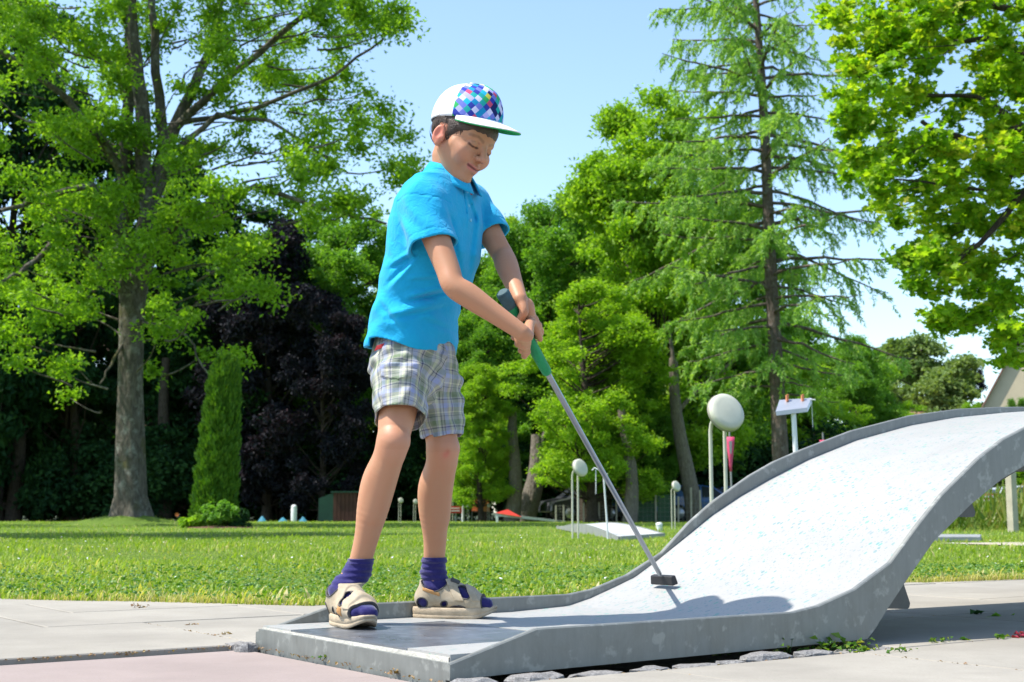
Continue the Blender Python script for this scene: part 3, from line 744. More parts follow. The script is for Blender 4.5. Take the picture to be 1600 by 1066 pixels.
for pts, a, b in [([(203,470,Y),(190,380,Y),(196,250,Y),(205,120,Y),(200,0,Y-1)], .27, .12), ([(210,470,Y),(232,330,Y-.4),(222,180,Y-.5),(208,60,Y-1),(200,-60,Y-1)], .30, .13),
                  ([(230,340,Y-.4),(256,235,Y),(244,117,Y),(237,-20,Y)], .21, .10), ([(225,360,Y),(272,200,Y+1),(324,89,Y+1.5),(352,-20,Y+1.5)], .24, .09),
                  ([(272,200,Y+1),(370,108,Y),(497,9,Y-1),(560,-40,Y-1)], .13, .05), ([(205,300,Y),(164,225,Y-1),(94,145,Y-2),(0,80,Y-3)], .15, .06), ([(200,400,Y),(141,290,Y-2),(60,310,Y-3),(0,330,Y-4)], .12, .05),
                  ([(196,460,Y),(100,360,Y-2),(40,420,Y-3),(0,440,Y-3.5)], .10, .04), ([(215,420,Y),(290,330,Y-2),(400,292,Y-2.5),(500,325,Y-2.5),(604,350,Y-2.5)], .12, .03), ([(250,260,Y),(340,180,Y),(420,190,Y-1),(520,250,Y-1.5)], .10, .03),
                  ([(204,520,Y),(176,560,Y-.6),(156,600,Y-.8)], .06, .02), ([(212,500,Y),(290,520,Y-1.5),(330,590,Y-2)], .05, .02), ([(270,195,Y+1),(400,170,Y),(520,120,Y-1),(600,60,Y-1)], .09, .03)]:
    poly_limb(pts, a, b)
lobes = [(90,120,130,110,22),(20,40,60,60,6),(250,60,130,80,15),(410,40,110,45,10),(540,25,80,35,8),(480,160,80,50,6),(555,120,30,30,3),(612,30,35,25,4),(300,190,90,70,9),(120,260,130,90,24),(280,300,120,80,22),
         (420,250,110,60,10),(510,235,60,40,5),(600,205,45,28,5),(625,262,30,22,4),(560,325,55,16,5),(470,330,60,25,4),(60,400,80,70,14),(30,520,60,70,10),(100,585,35,35,4),(200,410,90,50,9),(330,390,80,50,12),(270,480,60,50,9),(375,465,45,35,5),(345,560,30,30,3),(130,480,55,45,6),(240,560,20,20,1),(160,180,70,70,8),(190,330,80,60,8)]
cl = []
for (x, y, rx, ry, n) in lobes:
    for i in range(n):
        a = r_.uniform(0, 2*math.pi); q = math.sqrt(r_.random()); Yc = AY + r_.uniform(-4.5, 3.0); p = at(x + rx*q*math.cos(a), y + ry*q*math.sin(a), Yc); cl.append((*p, r_.uniform(.36, .80)))
# the part of the crown above and left of the view, so the shade on the lawn is right
for i in range(150):
    a = r_.uniform(0, 2*math.pi); q = r_.random() ** .5; z = r_.uniform(13.5, 22); w = 8.0 * math.sqrt(max(.05, 1 - ((z - 12) / 11) ** 2)); cl.append((ASH[0] - 1.0 + w*q*math.cos(a), ASH[1] + w*q*math.sin(a), z, r_.uniform(.7, 1.1)))
for i in range(50):
    cl.append((ASH[0] - r_.uniform(4.5, 9), ASH[1] + r_.uniform(-5, 5), r_.uniform(4, 14), r_.uniform(.6, .95)))
P, tone = clump_leaves(cl, 340, 41, .75, .15); keep_world(link('crown', leaf_mesh('crown', P, .145 * r_.uniform(.6, 1.3, len(P)), tone, LM_ASH, 'quad', seed=5)), ash)
m = MB()
for c in cl[:230]:
    if r_.random() < .6:
        d = np.array([ASH[0], ASH[1], c[2] - 1.0]) - np.array(c[:3]); L = np.linalg.norm(d); limb(m, np.array(c[:3]) + d / L * min(L, r_.uniform(1.2, 2.6)), c[:3], .035, .010, -.05, 5, 4, .08, r_)
m.build('twigs', BARK_ASH, ash)['kind'] = 'stuff'

# ---- larch right of centre
LY = 44.0; lx = gx(1221, LY); larch = empty('larch', (lx, LY, 0)); tag(larch, 'tall larch with straight brown trunk and drooping feathery branches right of centre', 'tree')
m = MB(); tr_pts = [(lx, LY, -.2), tuple(at(1220, 720, LY)), tuple(at(1212, 560, LY)), tuple(at(1204, 420, LY)), tuple(at(1197, 250, LY)), tuple(at(1190, 120, LY)), tuple(at(1181, 0, LY)), tuple(at(1176, -90, LY)), tuple(at(1172, -200, LY))]
m.tube(tr_pts, [.36, .27, .235, .205, .17, .14, .105, .07, .03], 12, cap=False); m.build('trunk', BARK_LARCH, larch)
TRP = np.array(tr_pts); r_ = np.random.default_rng(5); CN, DR, TN = [], [], []; bmb = MB()
nb = 92
for i in range(nb):
    z = 4.2 + (18.3 - 4.2) * (i / nb) ** .92; k_ = np.interp(z, TRP[:, 2], np.arange(len(TRP))); p0 = TRP[int(k_)] + (TRP[min(int(k_)+1, len(TRP)-1)] - TRP[int(k_)]) * (k_ - int(k_))
    a = i * 2.4 + r_.uniform(-.3, .3); L = np.interp(z, [4, 6.5, 9, 12, 15, 18.5], [2.2, 4.6, 5.4, 4.8, 4.2, 2.8]) * r_.uniform(.65, 1.15)
    if math.cos(a) > 0: L *= .86
    d = np.array([math.cos(a), math.sin(a), 0]); el0 = r_.uniform(-.12, .30) if z < 14 else r_.uniform(.1, .5)
    pts = []
    for t in np.linspace(0, 1, 9): pts.append(p0 + d * L * t + np.array([0, 0, L * (el0 * t - .50 * t * t + .30 * t ** 3)]) + r_.normal(0, .02, 3))
    bmb.tube(pts, [.062 * (1 - .85 * t) * (L / 4) ** .5 + .006 for t in np.linspace(0, 1, 9)], 5, cap=False)
    nt_ = int(L * (4.6 if math.cos(a) > 0 else 8.8))
    for j in range(nt_):
        t = r_.uniform(.14, 1.0); q = t * 8; b0 = pts[min(int(q), 7)] + (pts[min(int(q)+1, 8)] - pts[min(int(q), 7)]) * (q - int(q)) if t < 1 else pts[-1]
        sd_ = np.array([-d[1], d[0], 0]) * r_.choice([-1, 1]); tl = (.35 + .75 * (1 - abs(t - .55))) * r_.uniform(.5, 1.15); hang = r_.uniform(.25, .95)
        tip = b0 + (sd_ * (1 - hang * .6) * .8 + d * .45) * tl + np.array([0, 0, -hang * tl]); nn = int(31 * tl / .8) + 7
        s_ = r_.random(nn); base = b0 + (tip - b0) * s_[:, None] + np.array([0, 0, -.16])[None, :] * (s_ ** 2)[:, None] * tl
        CN.append(base + r_.normal(0, .022, (nn, 3))); dd = nrm(tip - b0) * .55 + r_.normal(0, .55, (nn, 3)) + [0, 0, -.30]; DR.append(dd); TN.append(np.full(nn, r_.random() * .5) + r_.random(nn) * .5)
        if j % 3 == 0: bmb.tube([b0, (b0 + tip) / 2 + [0, 0, -.02], tip + [0, 0, -.1]], [.009, .006, .003], 3, cap=False)
CN, DR, TN = np.concatenate(CN), np.concatenate(DR), np.concatenate(TN); DR /= np.linalg.norm(DR, axis=1, keepdims=True)
keep_world(link('crown', leaf_mesh('crown', CN, r_.uniform(.08, .17, len(CN)), TN, LM_LARCH, 'needle', asp=.36, seed=3, dirs=DR)), larch)
bmb.build('branches', BARK_LARCH, larch)

# ---- maple whose boughs hang in from the right, nearer than the rest
MY = 18.5; mx = gx(1790, MY); maple = empty('maple_tree', (mx, MY, 0)); tag(maple, 'sunlit maple whose leafy boughs hang into the view from the right', 'tree')
m = MB(); m.tube([(mx, MY, -.2), (mx, MY, .3), (mx - .1, MY, 2.4), (mx - .3, MY, 5), (mx - .5, MY, 8.5)], [.48, .34, .28, .22, .10], 12, cap=False); m.build('trunk', BARK_PALE, maple)
def pl(pts, r0, r1):
    m = MB(); P_ = [np.array(p, float) if len(p) == 3 and abs(p[0]) < 30 and p[2] < 14 and False else at(*p) for p in pts]; out = []
    for i in range(len(P_) - 1):
        for j in range(4): out.append(P_[i] + (P_[i+1] - P_[i]) * j / 4 + r_.normal(0, .015, 3))
    out.append(P_[-1]); n = len(out); m.tube(out, [r0 + (r1 - r0) * (i / (n-1)) ** .8 for i in range(n)], 7, cap=False); m.build('limb', BARK_DARK, maple)
for pts, a, b in [([(1775,420,MY),(1690,260,MY),(1600,200,MY-.4),(1520,225,MY-.6),(1440,190,MY-.6)], .13, .03), ([(1770,300,MY),(1640,120,MY+.5),(1560,60,MY+.4),(1450,70,MY)], .11, .025), ([(1772,460,MY),(1680,380,MY-.8),(1610,290,MY-1),(1530,380,MY-1),(1465,430,MY-1)], .10, .02),
                  ([(1775,520,MY),(1690,470,MY-.4),(1620,480,MY-.6),(1590,540,MY-.6)], .08, .02), ([(1600,200,MY-.4),(1530,150,MY),(1400,150,MY),(1340,120,MY)], .05, .012), ([(1600,200,MY-.4),(1570,300,MY),(1490,290,MY),(1400,280,MY)], .045, .012), ([(1755,200,MY),(1600,20,MY+.6),(1450,-20,MY),(1320,-10,MY)], .09, .02)]:
    pl(pts, a, b)
lobes = [(1400,110,95,75,34),(1370,230,62,62,18),(1450,260,70,60,18),(1420,40,130,50,26),(1540,60,80,60,22),(1580,160,50,60,12),(1530,250,60,45,14),(1570,340,50,50,16),(1480,340,45,30,9),(1450,430,42,36,13),(1425,400,22,22,4),(1480,490,30,22,6),(1560,440,48,50,18),(1585,530,28,42,9),(1530,500,22,24,4),(1340,150,32,60,7),(1310,40,30,40,5),(1390,330,26,18,3),(1400,310,30,22,3),(1520,410,30,30,5),(1480,170,40,24,4),
         (1660,100,90,130,40),(1670,330,90,130,36),(1660,500,60,60,12),(1560,-60,260,60,50),(1700,-20,120,100,30)]
cl = []
for (x, y, rx, ry, n) in lobes:
    for i in range(n):
        a = r_.uniform(0, 2*math.pi); q = math.sqrt(r_.random()); p = at(x + rx*q*math.cos(a), y + ry*q*math.sin(a), MY + r_.uniform(-1.9, 1.9)); cl.append((*p, r_.uniform(.16, .30)))
P, tone = clump_leaves(cl, 95, 43, .7, .3)
# random leaf tone, skewed away from the yellowish end
keep_world(link('crown', leaf_mesh('crown', P, .112 * r_.uniform(.6, 1.25, len(P)), tone ** 1.25, LM_MAPLE, 'maple', seed=6, bend=.22, up=.6)), maple)
m = MB()
for c in cl:
    if r_.random() < .55: e_ = np.array(c[:3]) + [r_.uniform(.2, .7), r_.uniform(-.2, .2), r_.uniform(-.1, .25)]; limb(m, e_, c[:3], .010, .004, -.05, 4, 4, .1, r_)
m.build('twigs', BARK_DARK, maple)['kind'] = 'stuff'

# ---- columnar thuja with its small bed
TY = 31.0; tx = gx(345, TY); th = empty('thuja', (tx, TY, 0)); tag(th, 'dense columnar thuja with two tips beside the ash tree', 'conifer')
r_ = np.random.default_rng(9); n = 30000; zt = r_.random(n); a = r_.uniform(0, 2*math.pi, n); second = r_.random(n) < .42
H1, H2 = at(352, 558, TY)[2], at(371, 562, TY)[2]
prof = lambda t: .37 * (1 - .34 * t ** 2.0) * np.clip((1.002 - t) / .10, 0, 1) ** .5
x0 = np.where(second, .20, -.10 + .17 * zt); Hh = np.where(second, H2, H1)
bump_ = 1 + .10*np.sin(a*7 + zt*26) + .08*np.sin(a*3 - zt*50)
rad = prof(zt) * np.where(second, .78, 1.12) * bump_ * r_.uniform(.80, 1.03, n)
P = np.stack([tx + x0 + rad*np.cos(a) - .10*(1-zt), TY + rad*np.sin(a), .03 + zt * Hh], 1)
D = np.stack([np.cos(a)*.45, np.sin(a)*.45, np.ones(n)], 1)
keep_world(link('foliage', leaf_mesh('foliage', P, r_.uniform(.06, .11, n), r_.random(n), LM_THUJA, 'needle', asp=.42, seed=8, dirs=D)), th)
m = MB(); m.tube([(tx, TY, -.1), (tx, TY, 4)], [.10, .04], 8, cap=False); m.build('trunk', BARK_DARK, th)
o = make_shrub('rhododendron', .62, .95, LM_GREEN, 40, 60, .10, 51); o.location = (gx(350, 30), 30.0, .0); tag(o, 'glossy rounded green shrub at the foot of the thuja', 'shrub')
o = make_shrub('ball_shrub', .45, .5, LM_DARK, 40, 60, .05, 52); o.location = (gx(378, 30), 30.0, .0); tag(o, 'small dark clipped ball shrub right of the thuja', 'shrub')
o = make_shrub('leafy_plant', .34, .6, LM_BRIGHT, 26, 50, .10, 53); o.location = (gx(306, 30), 30.0, .0); tag(o, 'low light green leafy plant left of the thuja', 'plant')
m = MB(); m.lathe([(0, .04), (.5, .04), (.75, .02), (.85, -.02)], (gx(350, 30.2), 30.2, 0.0), None, 18); o = m.build('mulch_bed', plain('mulch', (.10, .05, .03), .95, 0, .3, 20, .5)); tag(o, 'round bed of brown mulch under the thuja and its shrubs', 'flower bed')
# ------------------------------------------------------------------ things across the lawn
M_CREAM = plain('cream_paint', (.50, .50, .40), .45, 0, .06, 12); M_WHITE = plain('white_paint', (.66, .68, .68), .5, 0, .06, 10); M_RIMC = plain('lamp_rim', (.26, .25, .19), .5, 0, .1, 12); M_DISC = plain('lamp_glass', (.50, .48, .34), .35, 0, .07, 6)
def make_lamp():
    """1.09 m tall; two posts bending forward into a round drum head"""
    root = empty('garden_lamp'); H = .92
    for s in (-1, 1):
        m = MB(); m.tube([(.055*s, 0, -.05), (.055*s, 0, H*.55), (.055*s, 0, H - .06), (.054*s, -.012, H - .015), (.053*s, -.04, H + .02), (.052*s, -.075, H + .035)], [.0125]*6, 10); m.build('post', M_CREAM, root, False)
    Mx = Matrix.Rotation(R(70), 3, 'X'); m = MB(); m.lathe([(0, .036), (.085, .034), (.112, .028), (.122, .018), (.124, -.016), (.118, -.022), (.112, -.018)], (0, -.10, H + .055), Mx, 28); m.build('lamp_housing', M_CREAM, root, False)
    m = MB(); m.lathe([(.113, -.016), (.095, -.022), (.05, -.027), (0, -.029)], (0, -.10, H + .055), Mx, 28); m.build('lamp_glass', M_DISC, root, False)
    m = MB(); m.lathe([(.116, -.026), (.127, -.024), (.129, -.012), (.124, -.008)], (0, -.10, H + .055), Mx, 28); m.build('rim', M_RIMC, root, False); return root
def make_lamp2():
    root = make_lamp(); return root
LAMP = make_lamp()
lamps = [(1121, 887, 1.0, .45, 'large cream garden lamp with two posts and round head right beside the ramp kerb'), (898, 843, 1.02, .75, 'cream two-post garden lamp at the near end of the low white lane'), (1050, 827, 1.0, .75, 'two-post garden lamp in front of the green fence sheet'),
         (626, 815.5, 1.0, .6, 'two-post lamp seen between the boy\'s legs, left one of two'), (649, 815.5, 1.0, .6, 'lamp seen between the boy\'s legs, right one of two'), (706, 815, 1.25, .6, 'taller lamp left of the red board at the far edge of the lawn'),
         (732, 815.5, .8, -.6, 'low lamp between the red board and the orange chairs'), (763, 815.5, .8, .6, 'low lamp right of the orange chairs')]
for i, (x, y, s_, rz, lab) in enumerate(lamps):
    o = LAMP if i == 0 else copy_tree(LAMP); p = on_ground(x, y); Y = min(p[1], 51.5); s2 = 1.0
    h = (y - {0: 618, 1: 718, 2: 752}.get(i, 0)) if i < 3 else None
    top = [618, 718, 752, 778, 780, 768, 787, 787][i]; H = at(x, top, Y)[2]; sc_ = H / 1.09
    o.location = (gx(x, Y), Y, 0); o.rotation_euler = (0, 0, rz); o.scale = (sc_,) * 3; tag(o, lab, 'lamp', 'garden lamps of the minigolf course')
# double-headed lamp
p = on_ground(724, 815); Y = 51.0; t = empty('double_lamp', (gx(724, Y), Y, 0)); tag(t, 'post lamp with two round heads beside the red board', 'lamp')
m = MB(); m.tube([(gx(724, Y), Y, -.05), (gx(724, Y), Y, at(724, 778, Y)[2])], [.05, .05], 8); m.build('post', M_WHITE, t)
for dx in (-.11, .11):
    m = MB(); m.lathe([(0, .06), (.09, .05), (.12, 0), (.09, -.05), (0, -.06)], (gx(724, Y) + dx, Y - .1, at(724, 774, Y)[2]), Matrix.Rotation(R(60), 3, 'X'), 14); m.build('lamp_head', M_DISC, t)
# rack pole with hooks near the low lane
Y = 17.0; bx = gx(949, Y); t = empty('hook_pole', (bx, Y, 0)); tag(t, 'thin white pole with a bent hook arm standing by the low white lane', 'pole')
m = MB(); m.tube([(bx, Y, -.05), tuple(at(943, 742, Y))], [.012, .010], 8); m.build('post', M_WHITE, t)
m = MB(); m.tube([tuple(at(943, 742, Y)), tuple(at(935, 734, Y)), tuple(at(929, 731, Y)), tuple(at(925, 735, Y))], [.008]*4, 6); m.build('hook', M_WHITE, t)
m = MB(); m.tube([tuple(at(943, 742, Y)), tuple(at(947, 743, Y)), tuple(at(949, 740, Y))], [.007]*3, 6); m.build('hook', M_WHITE, t)
m = MB(); m.tube([tuple(at(931, 733, Y)), tuple(at(931, 772, Y))], [.005]*2, 5); m.build('hanging_cord', M_WHITE, t)
# writing board on a post beside the ramp
Y = 9.6; bx = gx(1244, Y); t = empty('score_board', (bx, Y, 0)); tag(t, 'tilted pale metal writing board on a white post with two orange pegs', 'writing stand')
m = MB(); m.tube([(gx(1246.5, Y), Y, -.05), tuple(at(1240, 646, Y))], [.020, .018], 12); m.build('post', M_WHITE, t)
M_SHEET = plain('sheet_metal', (.40, .42, .46), .35, .5, .08, 6); M_PEG = plain('peg_orange', (.55, .20, .09), .6, 0, .1, 20)
c4 = [at(1212, 643, Y - .03), at(1261, 637, Y - .03), at(1268, 622, Y + .10), at(1218, 625, Y + .10)]; dn = np.array([.004, 0, -.03])
m = MB(); V = c4 + [q + dn for q in c4]; m.add(V, [(0,1,2,3),(7,6,5,4),(0,4,5,1),(1,5,6,2),(2,6,7,3),(3,7,4,0)]); m.build('board', M_SHEET, t)
for px_ in (1230, 1254):
    b = at(px_, 625.5, Y + .08); m = MB(); m.box(b + [0, 0, .016], (.016, .020, .045), .2); m.box(b + [.006, .004, .024], (.008, .012, .040), .2); m.box(b + [-.002, -.01, -.004], (.012, .012, .012), .2); m.build('peg', M_PEG, t)
m = MB(); m.tube([tuple(at(1265, 624, Y + .08)), tuple(at(1274, 625, Y + .08))], [.005]*2, 6); m.tube([tuple(at(1268, 625, Y + .08)), tuple(at(1270, 668, Y + .08))], [.0025]*2, 5); m.build('pen_cord', M_WHITE, t)

# low white lane with its domed middle
M_LANEW = plain('lane_white', (.47, .48, .48), .6, 0, .08, 6, .1); M_LANEG = plain('lane_grey', (.27, .28, .28), .6, .1, .15, 5, .1)
def low_lane():
    a, b = on_ground(967, 846), on_ground(1036, 840); c, d = on_ground(905, 823), on_ground(870, 826)
    t = empty('low_lane', tuple((a + b) / 2)); tag(t, 'low white minigolf lane with grey rim lying on the lawn past the ramp', 'minigolf lane')
    A, B_, C_, D_ = a[:2], b[:2], c[:2], d[:2]; nU, nV = 16, 5; V = []
    for i in range(nU + 1):
        u_ = i / nU; L0 = A + (D_ - A) * u_; R0 = B_ + (C_ - B_) * u_
        for j in range(nV + 1):
            v_ = j / nV; p = L0 + (R0 - L0) * v_; V.append((p[0], p[1], .045 + .10 * math.sin(math.pi * min(1, u_ * 1.15)) ** 1.0))
    k1 = nV + 1; m = MB(); m.add(V, [(i*k1+j, i*k1+j+1, (i+1)*k1+j+1, (i+1)*k1+j) for i in range(nU) for j in range(nV)], True); m.build('playing_surface', M_LANEW, t)
    for (j, o_) in ((0, -.03), (nV, .03)):
        m = MB(); vv = []
        for i in range(nU + 1):
            q = np.array(V[i*k1+j]); dirn = nrm(np.array([(B_-A)[0], (B_-A)[1], 0])) * o_; vv += [tuple(q + [0, 0, .015]), tuple(q + dirn + [0, 0, .015]), (q[0]+dirn[0], q[1]+dirn[1], .0), (q[0], q[1], .0)]
        ff = []
        for i in range(nU):
            for z in range(4): ff.append((i*4+z, i*4+(z+1) % 4, (i+1)*4+(z+1) % 4, (i+1)*4+z))
        m.add(vv, ff + [(0, 1, 2, 3), (nU*4+3, nU*4+2, nU*4+1, nU*4)]); m.build('side_frame', M_LANEG, t)
    m = MB(); e = nrm(np.array([(B_-A)[1], -(B_-A)[0], 0])) * .03
    if e[1] > 0: e = -e
    m.add([(A[0], A[1], 0), (B_[0], B_[1], 0), (B_[0], B_[1], .06), (A[0], A[1], .06), (A[0]+e[0], A[1]+e[1], 0), (B_[0]+e[0], B_[1]+e[1], 0), (B_[0]+e[0], B_[1]+e[1], .06), (A[0]+e[0], A[1]+e[1], .06)], [(4,5,6,7),(7,6,2,3),(0,4,7,3),(5,1,2,6)]); m.build('front_frame', M_LANEG, t)
low_lane()
# small lane with the red mound, far edge of the lawn
Y = 47.0; x0, x1, x2 = gx(774, Y), gx(812, Y), gx(884, Y); z1 = at(776, 802, Y)[2]
t = empty('mound_lane', (x0, Y, 0)); tag(t, 'sloping white minigolf lane with a red gabled hump at its raised left end', 'minigolf lane')
m = MB(); m.add([(x0, Y, z1), (x2, Y + .6, .05), (x2, Y + 1.4, .05), (x0, Y + .9, z1), (x0, Y, z1 - .1), (x2, Y + .6, -.02), (x2, Y + 1.4, -.02), (x0, Y + .9, z1 - .1)], [(0,1,2,3),(0,4,5,1),(3,2,6,7),(0,3,7,4),(1,5,6,2)]); m.build('ramp', M_LANEW, t)
M_REDP = plain('red_paint', (.50, .035, .025), .55, 0, .12, 4)
m = MB(); xm = gx(793, Y); m.add([(x0, Y - .02, z1 + .01), (gx(815, Y), Y - .02, z1 - .13), (xm, Y + .4, at(793, 796, Y)[2]), (x0, Y + .9, z1 + .01), (gx(815, Y), Y + .9, z1 - .13)], [(0,1,2),(0,2,3),(3,2,4),(1,4,2),(0,3,4,1)]); m.build('red_hump', M_REDP, t)
m = MB(); m.box((x0 + .06, Y + .02, z1/2 - .05), (.08, .05, z1 - .1)); m.build('leg', M_WHITE, t); m = MB(); m.box((x0 + .06, Y + .85, z1/2 - .05), (.08, .05, z1 - .1)); m.build('leg', M_WHITE, t)
# red board on a post
Y = 50.5; t = empty('red_board', (gx(709, Y), Y, 0)); tag(t, 'small red notice board with two pale stripes beside the boy\'s leg', 'sign')
m = MB(); m.box((gx(709, Y), Y, (at(709, 791, Y)[2] + at(709, 802, Y)[2]) / 2), (gx(723, Y) - gx(696, Y), .05, at(709, 791, Y)[2] - at(709, 802, Y)[2])); m.build('board', M_REDP, t)
for yy in (794.3, 798.3):
    m = MB(); m.box((gx(709, Y), Y - .03, at(709, yy, Y)[2]), (.48, .012, .035)); m.build('stripe', M_WHITE, t)
m = MB(); m.tube([(gx(713, Y), Y + .02, -.05), (gx(713, Y), Y + .02, at(713, 800, Y)[2])], [.03]*2, 8); m.build('post', M_LANEG, t)
# orange chairs
M_ORG = plain('orange_plastic', (.62, .18, .06), .5, 0, .08, 4); M_ORG2 = plain('ochre_plastic', (.42, .19, .05), .5, 0, .1, 4)
for px_, mt, lab in ((745, M_ORG, 'bright orange shell chair left of its ochre neighbour at the far lawn edge'), (758, M_ORG2, 'ochre brown shell chair right of the bright orange one')):
    Y = 51.2; b = np.array([gx(px_, Y), Y, 0]); t = empty('garden_chair', b); tag(t, lab, 'chair', 'chairs at the far edge of the lawn')
    m = MB(); V = [b + q for q in ([-.20, -.2, .42], [.18, -.2, .40], [.20, .18, .40], [-.16, .18, .42])]; m.add(V + [q + [0, 0, -.03] for q in V], [(0,1,2,3),(7,6,5,4),(0,4,5,1),(1,5,6,2),(2,6,7,3),(3,7,4,0)]); m.build('seat', mt, t)
    m = MB(); V = [b + q for q in ([-.18, .18, .40], [.19, .18, .40], [.15, .27, .80], [.02, .29, .88], [-.12, .27, .80])]; V2 = [q + [0, .03, 0] for q in V]; m.add(V + V2, [(0,1,2,3,4),(9,8,7,6,5)] + [(i, 5+i, 5+(i+1) % 5, (i+1) % 5) for i in range(5)]); m.build('backrest', mt, t)
    for sx in (-.16, .16):
        for sy in (-.15, .15): m = MB(); m.tube([b + [sx, sy, .40], b + [sx*1.15, sy*1.15, -.02]], [.013]*2, 6); m.build('leg', M_LANEG, t)
# shed
Y = 54.0; M_SHG = plain('shed_green', (.015, .06, .035), .8, 0, .2, 3); M_SHB = plain('shed_brown', (.075, .032, .02), .85, 0, .25, 3)
t = empty('garden_shed', (gx(525, Y), Y, 0)); tag(t, 'low dark shed, green on its left and brown boards on its right, behind the lawn', 'shed')
xa, xb, xc = gx(500, Y), gx(523, Y), gx(560, Y); za = at(523, 770, Y)[2]; zb = at(500, 779, Y)[2]
m = MB(); v = [(xa, Y, 0), (xb, Y, 0), (xb, Y, za), (xa, Y, zb), (xa, Y + 1.8, 0), (xb, Y + 1.8, 0), (xb, Y + 1.8, za), (xa, Y + 1.8, zb)]; m.add(v, [(0,1,2,3),(7,6,5,4),(0,3,7,4),(3,2,6,7)]); m.build('green_wall', M_SHG, t)
nb_ = 6
for i in range(nb_):
    m = MB(); a0 = xb + (xc - xb) * i / nb_; a1 = xb + (xc - xb) * (i + 1) / nb_ - .015; m.box(((a0 + a1) / 2, Y - .02, za / 2), (a1 - a0, .04, za)); m.build('board', M_SHB, t)
m = MB(); m.box(((xb + xc) / 2, Y + .9, za + .03), (xc - xb + .2, 2.0, .06)); m.build('roof', M_SHG, t); m = MB(); m.box(((xb + xc) / 2, Y + 1.8, za / 2), (xc - xb, .04, za)); m.build('rear_wall', M_SHB, t)
# cones, bollard, orange flower, dark notice
M_TURQ = plain('turquoise_cone', (.03, .17, .24), .5, 0, .1, 4)
for px_, h_px, lab in ((413, 9, 'small turquoise cone, leftmost of three at the shaded lawn edge'), (445, 7, 'small dull turquoise cone, middle one of three at the lawn edge'), (476, 8, 'small turquoise cone right of the white bollard')):
    Y = 50.0; m = MB(); b = (gx(px_, Y), Y, 0); hh = h_px / 2100 * Y; m.lathe([(0, hh), (.03, hh*.95), (.16, .03), (.19, .02), (.19, 0)], b, None, 10); o = m.build('marker_cone', M_TURQ); tag(o, lab, 'cone', 'cones at the shaded lawn edge')
Y = 50.0; t = empty('bollard', (gx(462, Y), Y, 0)); tag(t, 'short white bollard with rounded cap at the shaded lawn edge', 'bollard'); m = MB(); m.lathe([(.11, -.02), (.11, .5), (.10, .53)], (gx(462, Y), Y, 0), None, 14); m.build('post', M_WHITE, t); m = MB(); m.lathe([(.105, .53), (.10, .58), (.06, .62), (0, .63)], (gx(462, Y), Y, 0), None, 14); m.build('cap', M_WHITE, t)
Y = 17.5; t = empty('bollard', on_ground(1030, 829)); b = on_ground(1030, 829); tag(t, 'tiny white bollard lamp on the grass just left of the ramp kerb', 'bollard'); m = MB(); m.lathe([(.06, -.02), (.06, .10)], b, None, 12); m.build('post', M_WHITE, t); m = MB(); m.lathe([(.066, .10), (.066, .13), (.04, .15), (0, .155)], b, None, 12); m.build('cap', M_WHITE, t)
Y = 46; b = np.array([gx(281, Y), Y, 0]); t = empty('flower', b); tag(t, 'single orange flower on a stem between ash and thuja', 'flower'); m = MB(); m.tube([b, b + [0, 0, .26]], [.006]*2, 5); m.build('stem', LM_GREEN, t); m = MB()
for i in range(7):
    a = 2*math.pi*i/7; m.add([b + [0, 0, .26], b + [.05*math.cos(a-.35), -.02, .27 + .05*math.sin(a-.35)], b + [.08*math.cos(a), -.04, .27 + .07*math.sin(a)], b + [.05*math.cos(a+.35), -.02, .27 + .05*math.sin(a+.35)]], [(0,1,2,3)])
m.build('petals', M_ORG, t)
# fence with posts, wires and green sheets
FY = 47.5; fen = empty('wire_fence', (gx(985, FY), FY, 0)); tag(fen, 'wire mesh fence with thin posts and green screening beyond the low lane', 'fence')
M_WIRE = plain('fence_wire', (.22, .23, .20), .6, .2, .1, 5); k = N('fence_mesh'); c = k.coord(); gm = k.mapping(c, (1, 1, 1)); bt = k.math('FRACT', k.math('MULTIPLY', k.node('ShaderNodeSeparateXYZ').outputs[0], 1.0)); 
M_SCREEN = plain('green_screen', (.045, .10, .055), .8, 0, .2, 3)
posts = [(868, 790), (880, 789), (893, 789), (911, 786), (935, 785), (962, 783), (990, 772), (1023, 773), (1058, 776), (1078, 762), (1092, 766), (1125, 775), (1160, 775)]
for px_, ty in posts:
    m = MB(); z = at(px_, ty, FY)[2]; m.box((gx(px_, FY), FY, z / 2 - .02), (.055, .055, z + .04)); m.build('post', M_PALEPOST if False else plain('post_paint', (.42, .38, .30), .7, 0, .15, 4) if px_ == 868 else bpy.data.materials['post_paint'], fen)
for (xa_, xb_) in zip([p[0] for p in posts[:-1]], [p[0] for p in posts[1:]]):
    m = MB(); x0, x1 = gx(xa_, FY), gx(xb_, FY); z = .62 if xa_ < 960 else .92
    for i in range(6): m.tube([(x0, FY, .05 + i*z/6), (x1, FY, .05 + i*z/6)], [.006]*2, 3, cap=False)
    n = max(2, int((x1 - x0) / .14))
    for i in range(n): xx = x0 + (x1 - x0) * i / n; m.tube([(xx, FY, 0), (xx, FY, z)], [.005]*2, 3, cap=False)
    m.build('mesh_panel', M_WIRE, fen)
for (xa_, xb_, zt_) in ((992, 1022, .74), (1026, 1052, .95)):
    m = MB(); m.box(((gx(xa_, FY) + gx(xb_, FY)) / 2, FY + .06, zt_ / 2), (gx(xb_, FY) - gx(xa_, FY), .015, zt_)); m.build('screen', M_SCREEN, fen)
